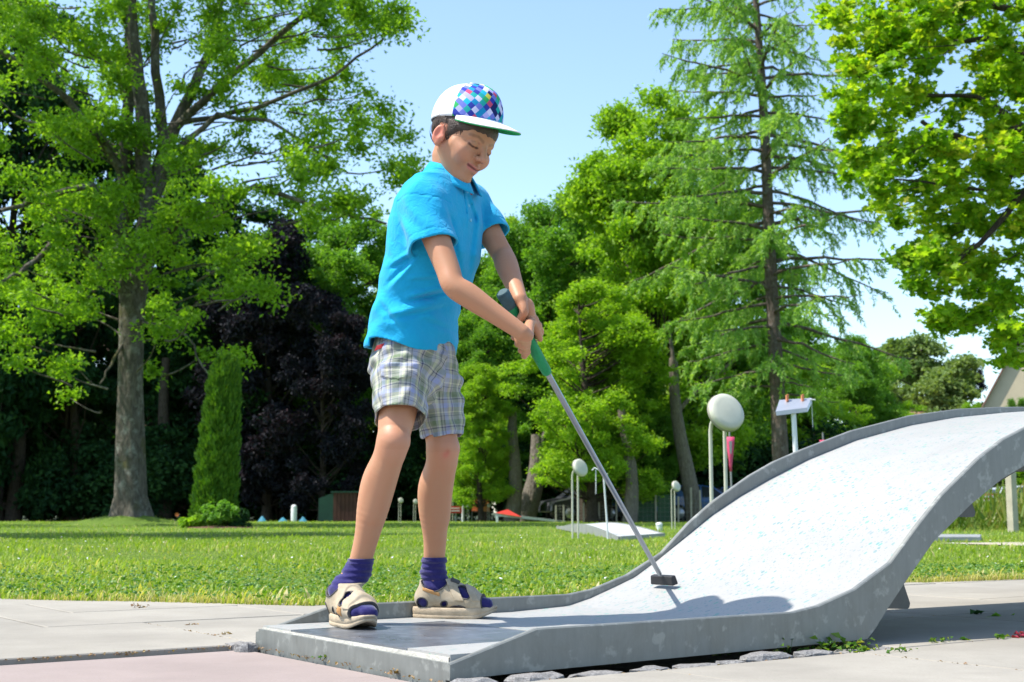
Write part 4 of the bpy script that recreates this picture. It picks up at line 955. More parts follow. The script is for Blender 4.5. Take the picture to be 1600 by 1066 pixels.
# parked cars beyond the fence
def make_car(paint):
    root = empty('parked_car'); L, W_, Hh = 4.2, 1.7, 1.45
    prof = [(-2.1,.35),(-2.08,.62),(-1.9,.78),(-1.25,.90),(-.62,1.36),(.25,1.45),(1.05,1.38),(1.72,.98),(2.05,.88),(2.1,.55),(2.06,.35)]
    def wfun(z): return .85 if z < .92 else .85 - (z - .92) * .36
    m = MB(); n = len(prof); V = [(x, -wfun(z), z) for x, z in prof] + [(x, wfun(z), z) for x, z in prof]
    m.add(V, [tuple(range(n)), tuple(reversed(range(n, 2*n)))] + [(i, n+i, n+(i+1) % n, (i+1) % n) for i in range(n)]); b = m.build('body', paint, root, False); bv = b.modifiers.new('round', 'BEVEL'); bv.width = .05; bv.segments = 2; bv.limit_method = 'ANGLE'
    for s in (-1, 1):
        for pts in ([(-1.10,.93),(-.60,1.31),(-.15,1.36),(-.15,.93)], [(-.08,.93),(-.08,1.36),(.30,1.38),(.95,1.30),(1.35,.95)]):
            m = MB(); yy = lambda z: s*(wfun(z) + .006); q = [(x, yy(z), z) for x, z in pts]; q2 = [(x, yy(z) - s*.02, z) for x, z in pts]; k_ = len(pts); m.add(q + q2, [tuple(range(k_)), tuple(reversed(range(k_, 2*k_)))] + [(i, k_+i, k_+(i+1) % k_, (i+1) % k_) for i in range(k_)]); m.build('side_window', M_CARGLASS, root, False)
        for x in (-1.32, 1.30):
            w = MB(); Mx = Matrix.Rotation(R(90), 3, 'X'); w.lathe([(0, .10), (.30, .10), (.33, .06), (.33, -.06), (.30, -.10), (0, -.10)], (x, s*.78, .32), Mx, 18); wh = w.build('wheel', M_TYRE, root, False)
            w = MB(); w.lathe([(0, -.12 if s < 0 else .12), (.20, -.112 if s < 0 else .112), (.21, -.09 if s < 0 else .09)], (x, s*.78, .32), Matrix.Rotation(R(90 if s < 0 else 90), 3, 'X') if s > 0 else Matrix.Rotation(R(-90), 3, 'X'), 14); rm_ = link('rim', w.mesh('rim', M_RIM)); rm_.parent = wh
        m = MB(); m.box((-2.03, s*.60, .66), (.10, .34, .13)); m.build('headlight', M_RIM, root, False)
    m = MB(); m.box((-.95, 0, 1.13), (.02, 1.36, .52), M=Matrix.Rotation(R(53.5), 3, 'Y')); m.build('windscreen', M_CARGLASS, root, False)
    return root
M_CARGLASS = plain('car_glass', (.03, .035, .04), .12, 0, .05, 2); M_TYRE = plain('tyre_rubber', (.015, .015, .015), .8, 0, .1, 9); M_RIM = plain('rim_metal', (.4, .4, .42), .35, .7, .1, 9)
cars = [((.035, .10, .28), 1002, 52, .0, 'blue car parked behind the fence left of the green sheet'), ((.04, .12, .32), 1082, 53.5, .1, 'blue car parked behind the mottled leaning trunk'), ((.05, .055, .06), 925, 53, .35, 'dark grey car parked behind the putter shaft'), ((.55, .57, .60), 962, 57, .2, 'silver white car half hidden behind the slender pale trunk'), ((.46, .48, .50), 1575, 56, .1, 'silver car parked beyond the tall weeds under the ramp'), ((.03, .07, .2), 1140, 55, .2, 'dark blue car behind the large lamp posts')]
for colr, px_, Y, rz, lab in cars:
    k = N('car_paint'); mt = k.done(k.bsdf(colr, .3, .1, None, .5, Coat_Weight=.6)); o = make_car(mt); o.location = (gx(px_, Y), Y, 0); o.rotation_euler = (0, 0, rz + (math.pi if px_ in (1082, 962) else 0)); tag(o, lab, 'car', 'cars parked beyond the lawn')
# parasol, hut, house, roofs
M_TEAL = plain('teal_cloth', (.01, .32, .30), .8, 0, .08, 3); M_SAND = plain('sand_roof', (.40, .30, .19), .85, 0, .2, 2, .2); M_TILE = plain('roof_tile', (.30, .17, .13), .85, 0, .25, 3, .3); M_HOUSE = plain('cream_render', (.52, .44, .30), .9, 0, .06, 1)
for px_, yy, Y, lab in ((1010, 757, 60, 'teal awning parasol above the blue car left of the pale hut'), (1152, 757, 62, 'teal awning parasol just left of the ramp kerb')):
    t = empty('parasol', (gx(px_, Y), Y, 0)); tag(t, lab, 'parasol', 'teal parasols beyond the fence'); z = at(px_, yy, Y)[2]; m = MB(); m.tube([(gx(px_, Y), Y, 0), (gx(px_, Y), Y, z)], [.03]*2, 8); m.build('pole', M_WHITE, t); m = MB(); m.lathe([(0, z + .15), (.5, z - .02), (1.0 * 14 / 25, z - .12), (.56, z - .22)], (gx(px_, Y), Y, 0), None, 8, False); o = m.build('canopy', M_TEAL, t); o.modifiers.new('thick', 'SOLIDIFY').thickness = .01
def gable(name, x0, x1, Y, depth, zw, zr, wall, roof, label, cat, wins=(), along='x', solar=False):
    t = empty(name, ((x0 + x1) / 2, Y, 0)); tag(t, label, cat); m = MB()
    if along == 'x':   # ridge runs along x
        ym = Y + depth / 2
        m.add([(x0, Y, 0), (x1, Y, 0), (x1, Y + depth, 0), (x0, Y + depth, 0), (x0, Y, zw), (x1, Y, zw), (x1, Y + depth, zw), (x0, Y + depth, zw), (x0, ym, zr), (x1, ym, zr)], [(0,1,5,4),(2,3,7,6),(1,2,6,9,5),(3,0,4,8,7)]); m.build('wall', wall, t)
        for s in (0, 1):
            ya, yb = (Y - .4, ym) if s == 0 else (Y + depth + .4, ym); za_ = zw - .4 * (zr - zw) / (depth / 2); m = MB(); v = [(x0 - .3, ya, za_), (x1 + .3, ya, za_), (x1 + .3, yb, zr), (x0 - .3, yb, zr)]; m.add([(a, b_, c_ + .03) for a, b_, c_ in v] + [(a, b_, c_ + .2) for a, b_, c_ in v], [(3,2,1,0),(4,5,6,7),(0,1,5,4),(1,2,6,5),(2,3,7,6),(3,0,4,7)]); m.build('roof', roof, t)
    else:              # gable faces the camera
        xm = (x0 + x1) / 2
        m.add([(x0, Y, 0), (x1, Y, 0), (x1, Y + depth, 0), (x0, Y + depth, 0), (x0, Y, zw), (x1, Y, zw), (x1, Y + depth, zw), (x0, Y + depth, zw), (xm, Y, zr), (xm, Y + depth, zr)], [(0,1,5,8,4),(2,3,7,9,6),(1,2,6,5),(3,0,4,7)]); m.build('wall', wall, t)
        for s in (-1, 1):
            xe = xm + s * ((x1 - x0) / 2 + .4); ze = zw - .4 * (zr - zw) / ((x1 - x0) / 2); m = MB(); v = [(xe, Y - .35, ze), (xe, Y + depth, ze), (xm, Y + depth, zr), (xm, Y - .35, zr)]; m.add([(a, b_, c_ + .02) for a, b_, c_ in v] + [(a, b_, c_ + .2) for a, b_, c_ in v], [(0,1,2,3),(7,6,5,4),(0,4,5,1),(1,5,6,2),(2,6,7,3),(3,7,4,0)]); rf = m.build('roof', roof, t)
            if solar and s < 0:
                m = MB(); lerp = lambda a, b_, f: tuple(np.array(a) + (np.array(b_) - np.array(a)) * f); e = (xe, Y, ze + .24); rdg = (xm, Y, zr + .24); p0, p1 = lerp(e, rdg, .35), lerp(e, rdg, .85); m.add([(p0[0], Y + .3, p0[2]), (p0[0], Y + 4.5, p0[2]), (p1[0], Y + 4.5, p1[2]), (p1[0], Y + .3, p1[2])], [(0,1,2,3),(3,2,1,0)]); m.build('solar_panel', plain('solar_blue', (.10, .18, .34), .12, 0, .1, 4, spec=.8), t)
    for (wx, wz, ww, wh) in wins:
        m = MB(); m.box((wx, Y - .02, wz), (ww + .16, .08, wh + .16)); f_ = m.build('window', M_WHITE, t); m = MB(); m.box((wx, Y - .07, wz), (ww, .03, wh)); p_ = link('pane', m.mesh('pane', M_CARGLASS)); keep_world(p_, f_); p_.matrix_parent_inverse = Matrix.Identity(4); p_.parent = f_
    return t
Y = 98; hx0, hx1 = gx(1534, Y), gx(1700, Y); ridge = at(1617, 515, Y)[2]; gable('house', hx0, hx1, Y, 5, at(1540, 648, Y)[2], ridge + .6, M_HOUSE, M_TILE, 'cream rendered gable house with steep roof at the right edge of the view', 'house', [(gx(1612, Y), 4.0, 1.2, 1.4), (gx(1570, Y), 3.0, 1.2, 1.4)], 'y')
HOUSE = [o for o in COL.objects if o.name == 'house'][0]; HOUSE.rotation_euler = (0, 0, R(-24))
Y = 82; gable('house', gx(1105, Y), gx(1180, Y), Y, 8, at(1140, 700, Y)[2], at(1140, 650, Y)[2], M_HOUSE, M_TILE, 'house with red tiled roof glimpsed through the trees behind the large lamp', 'house', [(gx(1125, Y), 1.8, 1, 1.2), (gx(1155, Y), 1.8, 1, 1.2)])
Y = 60; gable('hut', gx(1022, Y), gx(1041, Y) + .6, Y, 2.5, at(1030, 768, Y)[2], at(1030, 754, Y)[2], M_SHB, M_SAND, 'small brown hut with sand coloured roof behind the fence', 'hut')
Y = 60; gable('hut', gx(1090, Y), gx(1112, Y) + .8, Y, 2.5, at(1100, 762, Y)[2], at(1100, 750, Y)[2], M_LANEG, M_LANEG, 'low grey hut behind the mottled leaning trunk', 'hut')
Y = 105; gable('house', gx(1395, Y), gx(1425, Y) + 4, Y, 8, at(1400, 660, Y)[2], at(1400, 640, Y)[2], M_HOUSE, M_TILE, 'distant house with red roof just above the ramp crest', 'house')
# pink flags
M_PINK = plain('pink_flag', (.62, .07, .16), .8, 0, .1, 3)
for px_, y0, y1, Y, lab in ((1140, 683, 745, 30, 'long pink pennant on a pole between the posts of the large lamp'), (1286, 688, 712, 34, 'pink flag on a pole right of the writing stand')):
    t = empty('flag_pole', (gx(px_, Y), Y, 0)); tag(t, lab, 'flag'); m = MB(); m.tube([(gx(px_ + 2, Y), Y, 0), tuple(at(px_ - .5, y0 - 12, Y))], [.022, .018], 8); m.build('pole', M_LANEG, t)
    w_ = 7 / 2100 * Y; z0, z1 = at(px_, y0, Y)[2], at(px_, y1 - 8, Y)[2]; m = MB(); xx = gx(px_, Y); V = []
    for i in range(7):
        f = i / 6; z = z0 + (z1 - z0) * f; hw = w_ * (1 - f * .8); V += [(xx - hw, Y - .04 + .03*math.sin(f*7), z), (xx, Y - .06 + .02*math.cos(f*5), z), (xx + hw, Y - .03 - .03*math.sin(f*6), z)]
    m.add(V, [(i*3+j, i*3+j+1, (i+1)*3+j+1, (i+1)*3+j) for i in range(6) for j in range(2)], True); o = m.build('pennant', M_PINK, t); o.modifiers.new('thick', 'SOLIDIFY').thickness = .004
    m = MB(); m.add([(xx - w_*.35, Y - .075, z0 + (z1-z0)*.12), (xx + w_*.35, Y - .075, z0 + (z1-z0)*.12), (xx + w_*.2, Y - .075, z0 + (z1-z0)*.5), (xx - w_*.2, Y - .075, z0 + (z1-z0)*.5)], [(0,1,2,3)]); m.build('pale_mark', M_LANEG, t)
# concrete post, banner, weeds and the grey slab lane on the right
Y = 24.5; M_CPOST = plain('concrete_post', (.40, .37, .29), .85, 0, .15, 5, .2); bx = gx(1575.5, Y); tz = at(1567, 722, Y)[2]
t = empty('fence_post', (bx, Y, 0)); tag(t, 'pale square concrete post standing in the tall grass right of the ramp', 'post')
m = MB(); m.box((bx, Y, tz * .5), (.135, .135, tz + .1), .5, None); m.build('shaft', M_CPOST, t); m = MB(); m.lathe([(.10, 0), (.10, .02), (0, .07)], (bx, Y, tz + .05), Matrix.Rotation(R(45), 3, 'Z'), 4, False); m.build('cap', M_CPOST, t)
Y = 52; t = empty('banner', (gx(1542, Y), Y, 0)); tag(t, 'small orange-red banner with pale stripe low behind the weeds', 'banner'); M_BAN = plain('banner_red', (.60, .13, .10), .7, 0, .1, 3)
m = MB(); m.box((gx(1541, Y), Y, at(1541, 776, Y)[2]), (gx(1552, Y) - gx(1528, Y), .05, .26)); m.build('cloth', M_BAN, t); m = MB(); m.box((gx(1541, Y), Y - .03, at(1541, 776, Y)[2]), (.5, .02, .07)); m.build('stripe', M_WHITE, t)
for dx in (1530, 1551): m = MB(); m.tube([(gx(dx, Y), Y + .05, 0), (gx(dx, Y), Y + .05, at(dx, 772, Y)[2])], [.025]*2, 6); m.build('post', M_LANEG, t)
a = on_ground(1450, 846); b = on_ground(1532, 846); t = MB(); t.slab([(a[0], a[1]), (b[0], b[1]), (b[0] + .5, b[1] + 1.4), (a[0] + .6, a[1] + 1.6)], 0.0, .06, .01); o = t.build('slab_lane', M_LANEG); tag(o, 'low grey slab of another lane lying by the gravel path at the right', 'slab')
# tall weeds (a mass)
r_ = np.random.default_rng(14); n = 26000; X = r_.uniform(6.5, 24, n); Yw = 25.2 + r_.random(n) * 10 + (X - 8) * .1; ok = (X / Yw > .24); X, Yw = X[ok], Yw[ok]; n = len(X)
hgt = .75 * (0.6 + .5 * np.sin(X * 1.3 + Yw) ** 2) * r_.uniform(.5, 1.1, n); P = np.stack([X, Yw, hgt * r_.random(n)], 1)
k_t = r_.random(n) * .6 + .4 * (np.sin(X * 2.1) * .5 + .5); WEED = leaf_mat('weed_leaf', [(.07,.14,.015), (.11,.19,.025), (.17,.22,.04), (.33,.28,.09)], .4)
D = np.stack([r_.normal(0, .35, n), r_.normal(0, .35, n), np.ones(n)], 1); tag(link('weeds', leaf_mesh('weeds', P, r_.uniform(.16, .34, n), k_t, WEED, 'needle', asp=.16, seed=15, dirs=D)), 'tall unmown grass and weeds under the trees at the right', 'weeds', kind='stuff')
# ------------------------------------------------------------------ distance-field sculpting
def nrm(v): v = np.asarray(v, float); return v / np.linalg.norm(v)
def _len(a, b, c): return np.sqrt(a*a + b*b + c*c)
class SDF:
    """smooth-union sculpting on a regular grid, meshed with surface nets"""
    def __init__(s, lo, hi, h):
        s.lo = np.array(lo, float); s.h = h
        s.n = np.ceil((np.array(hi) - s.lo) / h).astype(int) + 1
        s.a = np.full(s.n, 0.2, np.float32)
    def sub(s, lo, hi):
        i0 = np.clip(np.floor((np.array(lo) - s.lo) / s.h).astype(int), 0, s.n - 1)
        i1 = np.clip(np.ceil((np.array(hi) - s.lo) / s.h).astype(int) + 1, 1, s.n)
        sl = tuple(slice(a, b) for a, b in zip(i0, i1))
        g = [s.lo[k] + s.h * np.arange(i0[k], i1[k], dtype=np.float32) for k in range(3)]
        X, Y, Z = np.meshgrid(*g, indexing='ij', sparse=True)
        return sl, X.astype(np.float32), Y.astype(np.float32), Z.astype(np.float32)
    def put(s, fn, lo, hi, k=0.01, op='add', m=0.03):
        lo = np.array(lo) - m - k; hi = np.array(hi) + m + k
        sl, X, Y, Z = s.sub(lo, hi); d = fn(X, Y, Z)
        a = s.a[sl]
        if op == 'add':
            h = np.clip(0.5 + 0.5 * (a - d) / k, 0, 1); s.a[sl] = a * (1 - h) + d * h - k * h * (1 - h)
        elif op == 'cut':
            e = -d; h = np.clip(0.5 - 0.5 * (a - e) / k, 0, 1); s.a[sl] = a * (1 - h) + e * h + k * h * (1 - h)
        return s
    def cone(s, a, b, ra, rb, k=0.012, op='add', flat=None):
        a = np.asarray(a, float); b = np.asarray(b, float); f = cone_fn(a, b, ra, rb, flat)
        r = max(ra, rb) * (1 if flat is None else max(1, flat[1])); return s.put(f, np.minimum(a, b) - r, np.maximum(a, b) + r, k, op)
    def chain(s, pts, rs, k=0.012, sub=5):
        """one smooth tapering limb through the given points"""
        pts = np.array([np.asarray(p, float) for p in pts]); rs = np.array(rs, float); n = len(pts)
        Q = np.concatenate([pts, rs[:, None]], 1); out = []
        for i in range(n - 1):
            p0, p1, p2, p3 = Q[max(i-1, 0)], Q[i], Q[i+1], Q[min(i+2, n-1)]
            for j in range(sub):
                t = j / sub; out.append(0.5*((2*p1) + (-p0+p2)*t + (2*p0-5*p1+4*p2-p3)*t*t + (-p0+3*p1-3*p2+p3)*t**3))
        out.append(Q[-1]); fs = [cone_fn(a[:3], b[:3], a[3], b[3]) for a, b in zip(out[:-1], out[1:])]
        def f(X, Y, Z):
            d = fs[0](X, Y, Z)
            for g in fs[1:]: d = np.minimum(d, g(X, Y, Z))
            return d
        r = rs.max(); return s.put(f, pts.min(0) - r, pts.max(0) + r, k)
    def ell(s, c, r, M=None, k=0.012, op='add'):
        f = ell_fn(c, r, M); R_ = max(r); return s.put(f, np.asarray(c) - R_, np.asarray(c) + R_, k, op)
    def mesh(s, hook=None):
        A = s.a; sg = A < 0
        c = [sg[i:sg.shape[0]-1+i, j:sg.shape[1]-1+j, k:sg.shape[2]-1+k] for i in (0,1) for j in (0,1) for k in (0,1)]
        anyt = c[0].copy(); allt = c[0].copy()
        for q in c[1:]: anyt |= q; allt &= q
        act = anyt & ~allt; idx = np.full(act.shape, -1, np.int32); I = np.argwhere(act); idx[act] = np.arange(len(I))
        corner = lambda o: A[I[:,0]+o[0], I[:,1]+o[1], I[:,2]+o[2]]
        offs = [(i,j,k) for i in (0,1) for j in (0,1) for k in (0,1)]; val = {o: corner(o) for o in offs}
        P = np.zeros((len(I), 3)); W = np.zeros(len(I))
        for o in offs:
            for ax in range(3):
                if o[ax] == 0:
                    q = list(o); q[ax] = 1; q = tuple(q); va, vb = val[o], val[q]
                    m = (va < 0) != (vb < 0); t = np.where(m, va / np.where(m, va - vb, 1), 0)
                    p = np.array(o, float)[None, :] + 0 * P; p[:, ax] += t
                    P += p * m[:, None]; W += m
        P = (P / W[:, None] + I) * s.h + s.lo
        Fs = []
        for ax in range(3):
            sl0 = [slice(None)] * 3; sl1 = [slice(None)] * 3; sl0[ax] = slice(0, -1); sl1[ax] = slice(1, None)
            e = sg[tuple(sl0)] != sg[tuple(sl1)]; E = np.argwhere(e)
            b, c2 = (ax + 1) % 3, (ax + 2) % 3
            ok = (E[:, b] > 0) & (E[:, c2] > 0) & (E[:, b] < act.shape[b]) & (E[:, c2] < act.shape[c2]); E = E[ok]
            inside = sg[E[:,0], E[:,1], E[:,2]]
            q = []
            for (db, dc) in ((-1,-1),(0,-1),(0,0),(-1,0)):
                J = E.copy(); J[:, b] += db; J[:, c2] += dc; q.append(idx[J[:,0], J[:,1], J[:,2]])
            Q = np.stack(q, 1); Q = np.where(inside[:, None], Q, Q[:, ::-1]); Fs.append(Q)
        F = np.concatenate(Fs); F = F[(F >= 0).all(1)]
        return P, F
def cone_fn(a, b, ra, rb, flat=None):
    a = np.asarray(a, np.float32); b = np.asarray(b, np.float32); ab = b - a; L2 = float(ab @ ab) + 1e-12
    def f(X, Y, Z):
        x, y, z = X - a[0], Y - a[1], Z - a[2]
        t = np.clip((x*ab[0] + y*ab[1] + z*ab[2]) / L2, 0, 1)
        dx, dy, dz = x - t*ab[0], y - t*ab[1], z - t*ab[2]; r = ra + (rb - ra) * t
        if flat is None: return _len(dx, dy, dz) - r
        n, kk = flat; q = dx*n[0] + dy*n[1] + dz*n[2]      # kk<1 squashes along n
        w = (1.0 / kk - 1.0); dx, dy, dz = dx + q*n[0]*w, dy + q*n[1]*w, dz + q*n[2]*w
        d = _len(dx, dy, dz); return (d - r) * (0.5 * (1 + kk) if kk < 1 else 1.0)
    return f
def ell_fn(c, r, M=None):
    c = np.asarray(c, np.float32); r = np.asarray(r, np.float32); M = np.eye(3) if M is None else np.asarray(M)
    def f(X, Y, Z):
        x, y, z = X - c[0], Y - c[1], Z - c[2]
        p = [(x*M[i][0] + y*M[i][1] + z*M[i][2]) for i in range(3)]
        k0 = _len(p[0]/r[0], p[1]/r[1], p[2]/r[2]); k1 = _len(p[0]/r[0]**2, p[1]/r[1]**2, p[2]/r[2]**2)
        return k0 * (k0 - 1.0) / np.maximum(k1, 1e-6)
    return f
def taubin(P, F, it=2, lam=0.5):
    """light smoothing of a quad mesh"""
    n = len(P); P = P.copy()
    e = np.concatenate([F[:, [0,1]], F[:, [1,2]], F[:, [2,3]], F[:, [3,0]]]); e = np.concatenate([e, e[:, ::-1]])
    cnt = np.bincount(e[:,0], minlength=n).astype(float); cnt[cnt == 0] = 1
    for i in range(it):
        for l in (lam, -lam * 1.02):
            S = np.stack([np.bincount(e[:,0], weights=P[e[:,1], k], minlength=n) for k in range(3)], 1) / cnt[:, None]
            P = P + (S - P) * l
    return P
def vnormals(P, F):
    n = np.cross(P[F[:,2]] - P[F[:,0]], P[F[:,3]] - P[F[:,1]]); N_ = np.zeros_like(P)
    for k in range(4): np.add.at(N_, F[:, k], n)
    return N_ / np.maximum(np.linalg.norm(N_, axis=1, keepdims=True), 1e-12)
def blob(P, c, r): return np.exp(-((P - np.asarray(c)) ** 2).sum(1) / r ** 2)
def sstep(x, a, b): t = np.clip((x - a) / (b - a), 0, 1); return t * t * (3 - 2 * t)
def seg_dist(P, a, b):
    a, b = np.asarray(a), np.asarray(b); ab = b - a; t = np.clip(((P - a) @ ab) / (ab @ ab), 0, 1)
    return np.linalg.norm(P - a - t[:, None] * ab, axis=1), t

# ------------------------------------------------------------------ the boy's skeleton (world metres)
def frame(yaw, pitch=0, roll=0):
    """yaw: degrees from +X towards the camera (-Y); pitch down; returns F, L, U rows"""
    y, p, r = R(yaw), R(pitch), R(roll)
    F_ = np.array([math.cos(p)*math.cos(y), -math.cos(p)*math.sin(y), -math.sin(p)])
    L_ = np.array([math.sin(y), math.cos(y), 0.0]); U_ = np.cross(F_, L_)
    L2 = L_ * math.cos(r) + U_ * math.sin(r); U2 = np.cross(F_, L2)
    return F_, L2, U2
TF, TL, TU = frame(30)                       # torso
HF, HL, HU = frame(40, 25, -8)               # head
HC = at(719.5, 218, 3.565)                     # middle of the skull
HS = 1.03
def hp(f, l, u): return HC + (HF * f + HL * l + HU * u) * HS
HM = np.array([HF, HL, HU])
PEL = at(645, 575, 3.64); CHEST = at(683, 370, 3.60); NECKB = at(700, 282, 3.595)
SH_R = at(661, 318, 3.49); EL_R = at(709, 446, 3.385); WR_R = at(816, 520, 3.37)
SH_L = at(738, 318, 3.74); EL_L = at(786, 400, 3.66); WR_L = at(812, 468, 3.50)
HIP_R = at(628, 600, 3.56); KN_R = at(614, 690, 3.485); AN_R = at(559, 893, 3.575)
HIP_L = at(682, 605, 3.68); KN_L = at(691, 702, 3.665); AN_L = at(677, 893, 3.79)
# the putter
G0 = at(785, 457, 3.47); GHEAD = at(1037, 914, 4.07) + np.array([0, 0, .011])
gdir = nrm(GHEAD - G0)
def gp(t): return G0 + gdir * t
CAMP = np.array([0, 0, CAM_H])
ge1 = nrm((CAMP - gp(0.2)) - gdir * ((CAMP - gp(0.2)) @ gdir)); ge2 = np.cross(gdir, ge1)
if ge2[0] < 0: ge2 = -ge2
def gring(t, phi, rad):
    """point round the grip; phi 0 faces the camera, 90 image right, -90 image left"""
    a = R(phi); return gp(t) + (ge1 * math.cos(a) + ge2 * math.sin(a)) * rad

# ---- feet
SOLE = 0.05
class Foot:
    def __init__(s, heel, toe, med):
        s.o = np.array([heel[0], heel[1], SOLE + 0.027]); d = np.array([toe[0]-heel[0], toe[1]-heel[1], 0.0]); s.d = nrm(d)
        s.b = np.cross([0, 0, 1.0], s.d) * med                       # towards the big toe
    def p(s, a, b, z): return s.o + s.d * a + s.b * b + np.array([0, 0, z])
    def loc(s, P): q = P - s.o; return q @ s.d, q @ s.b, q[..., 2]
h_ = at(524, 948, 3.60); t_ = at(575, 965, 3.41); FOOT_R = Foot(h_, t_, 1)
h_ = at(652, 951, 3.80); t_ = at(782, 951, 3.765); FOOT_L = Foot(h_, t_, -1)
def foot_parts(ft, an, g):
    """list of cones for a foot grown by g"""
    return [(ft.p(.030,0,.030), ft.p(.050,0,.062), .029+g, .033+g), (ft.p(.050,0,.062), an, .033+g, .0335+g),
            (ft.p(.055,0,.055), ft.p(.145,.006,.030), .033+g, .0235+g), (ft.p(.030,0,.028), ft.p(.145,-.022,.019), .028+g, .0195+g),
            (ft.p(.05,.004,.03), ft.p(.150,.020,.021), .026+g, .0215+g), (ft.p(.150,.020,.020), ft.p(.200,.017,.015), .021+g, .0155+g),
            (ft.p(.145,-.022,.018), ft.p(.182,-.022,.013), .0195+g, .0135+g), (ft.p(.15,.0,.02), ft.p(.197,.0,.014), .02+g, .014+g)]

# ------------------------------------------------------------------ body
body = SDF((-0.62, 3.22, 0.04), (0.18, 3.96, 1.52), 0.0029)
def rotv(v, ax, ang): return np.array(Matrix.Rotation(ang, 3, Vector(ax)) @ Vector(v))
# torso core (under the shirt)
body.chain([PEL, PEL*0.5+CHEST*0.5 + TF*-.005, CHEST, NECKB - [0,0,.02]], [.070, .060, .066, .045], 0.03)
body.cone(NECKB - [0, 0, 0.03] + TF*.008, hp(-.020, 0, -.055), .043, .041, 0.02)
# legs

def leg(hip, kn, an, bow, calfdir):
    ax = nrm(an - kn); fwd = nrm(np.array(calfdir) - ax * np.dot(calfdir, ax))
    L_ = an - kn
    body.chain([hip, hip*.45+kn*.55, kn + (hip-kn)*.16, kn - fwd*.002, kn + L_*.13 - fwd*.003, kn + L_*.32 - fwd*.015, kn + L_*.50 - fwd*.012, kn + L_*.74 - fwd*.002, an],
               [.058, .0490, .0430, .0425, .0400, .0455, .0425, .0320, .0285], .02)
    body.cone(kn + fwd*.016 + (hip-kn)*.02, kn + fwd*.013 + L_*.05, .033, .030, .018)                 # knee cap
    body.cone(kn + L_*.12 + fwd*.020, kn + L_*.55 + fwd*.013, .018, .016, .025)                       # shin
leg(HIP_R, KN_R, AN_R, 0, (0.55, -0.83, 0)); leg(HIP_L, KN_L, AN_L, 0, (0.85, -0.5, 0))
for ft, an in ((FOOT_R, AN_R), (FOOT_L, AN_L)):
    for a, b, ra, rb in foot_parts(ft, an, -0.002): body.cone(a, b, ra, rb, .012)
# arms
def arm(sh, el, wr, side):
    d = nrm(wr - el); body.chain([sh, sh*.6+el*.4, sh*.2+el*.8, el, el + (wr-el)*.22, el + (wr-el)*.6, wr], [.039, .0365, .0315, .0302, .0318, .0258, .0208], .015)
arm(SH_R, EL_R, WR_R, 1); arm(SH_L, EL_L, WR_L, -1)
# right hand: back of the hand towards the camera, fingers curl round the left and behind the grip
GR = .0165
tR = float((WR_R - G0) @ gdir)
def finger(pts, rs, k=.0035): body.chain(pts, rs, k)
kR = [gring(tR + .060 + .0205*i, -20 - 6*i, .0365 - .0010*i) for i in range(4)]       # knuckles: little .. index
for i, kp in enumerate(kR):
    w0 = WR_R + gdir * (.003*i) + ge1 * .001 + ge2 * (-.004 + .0025*i)
    body.cone(w0, kp, .0165, .0098, .005)
body.ell((WR_R*.45 + np.mean(kR, 0)*.55) - ge1*.002, (.022, .022, .030), None, .008)
for i in range(4):
    t = tR + .060 + .0205*i; l = [.82, .95, 1.0, .94][i]; r0 = [.0068, .0078, .0081, .0077][i]
    body.chain([kR[i], gring(t + .016*l, -66, GR + .0185), gring(t + .020*l, -112, GR + .0120), gring(t + .018*l, -165, GR + .0095), gring(t + .012, -210, GR + .0090)], [r0 + .0022, r0 + .0010, r0, r0 * .95, r0 * .85], .0022)
    body.ell(kR[i] + ge1*.0025, (.0098, .0098, .0098), None, .005)
# thumb down the right side of the grip
body.chain([WR_R + gdir*.016 + ge2*.008, gring(tR + .052, 50, .0350), gring(tR + .088, 74, .0320), gring(tR + .120, 82, .0275)], [.0150, .0125, .0108, .0082], .005)
# left hand: palm on the right and behind, thumb over the front, finger tips show at the left
tL = float((WR_L - G0) @ gdir)
kL = [gring(tL + .034 + .0185*i, 112 - 8*i, .0385) for i in range(4)]
for i, kp in enumerate(kL):
    body.cone(WR_L + gdir*(.003*i), kp, .0165, .0098, .005)
body.ell((WR_L*.45 + np.mean(kL, 0)*.55), (.022, .022, .030), None, .008)
for i in range(4):
    t = tL + .034 + .0185*i; r0 = [.0077, .0081, .0078, .0068][i]
    body.ell(kL[i] + ge2*.002, (.0098, .0098, .0098), None, .005)
    if i < 2:
        body.chain([kL[i], gring(t + .012, 160, GR + .0170), gring(t + .012, 215, GR + .0115), gring(t + .006, 258, GR + .0096), gring(t + .001, 290, GR + .0090)], [r0 + .0022, r0 + .001, r0, r0 * .95, r0 * .88], .0022)
    else:
        body.chain([kL[i], gring(t + .022, 92, GR + .0230), gring(t + .034, 112, GR + .0150), gring(t + .036, 155, GR + .0100)], [r0 + .0022, r0 + .001, r0, r0 * .9], .0022)
body.chain([WR_L + gdir*.004 + ge1*.012, gring(tL + .020, 42, .0370), gring(tL + .034, 6, .0300), gring(tL + .046, -36, .0262)], [.0140, .0122, .0105, .0084], .005)

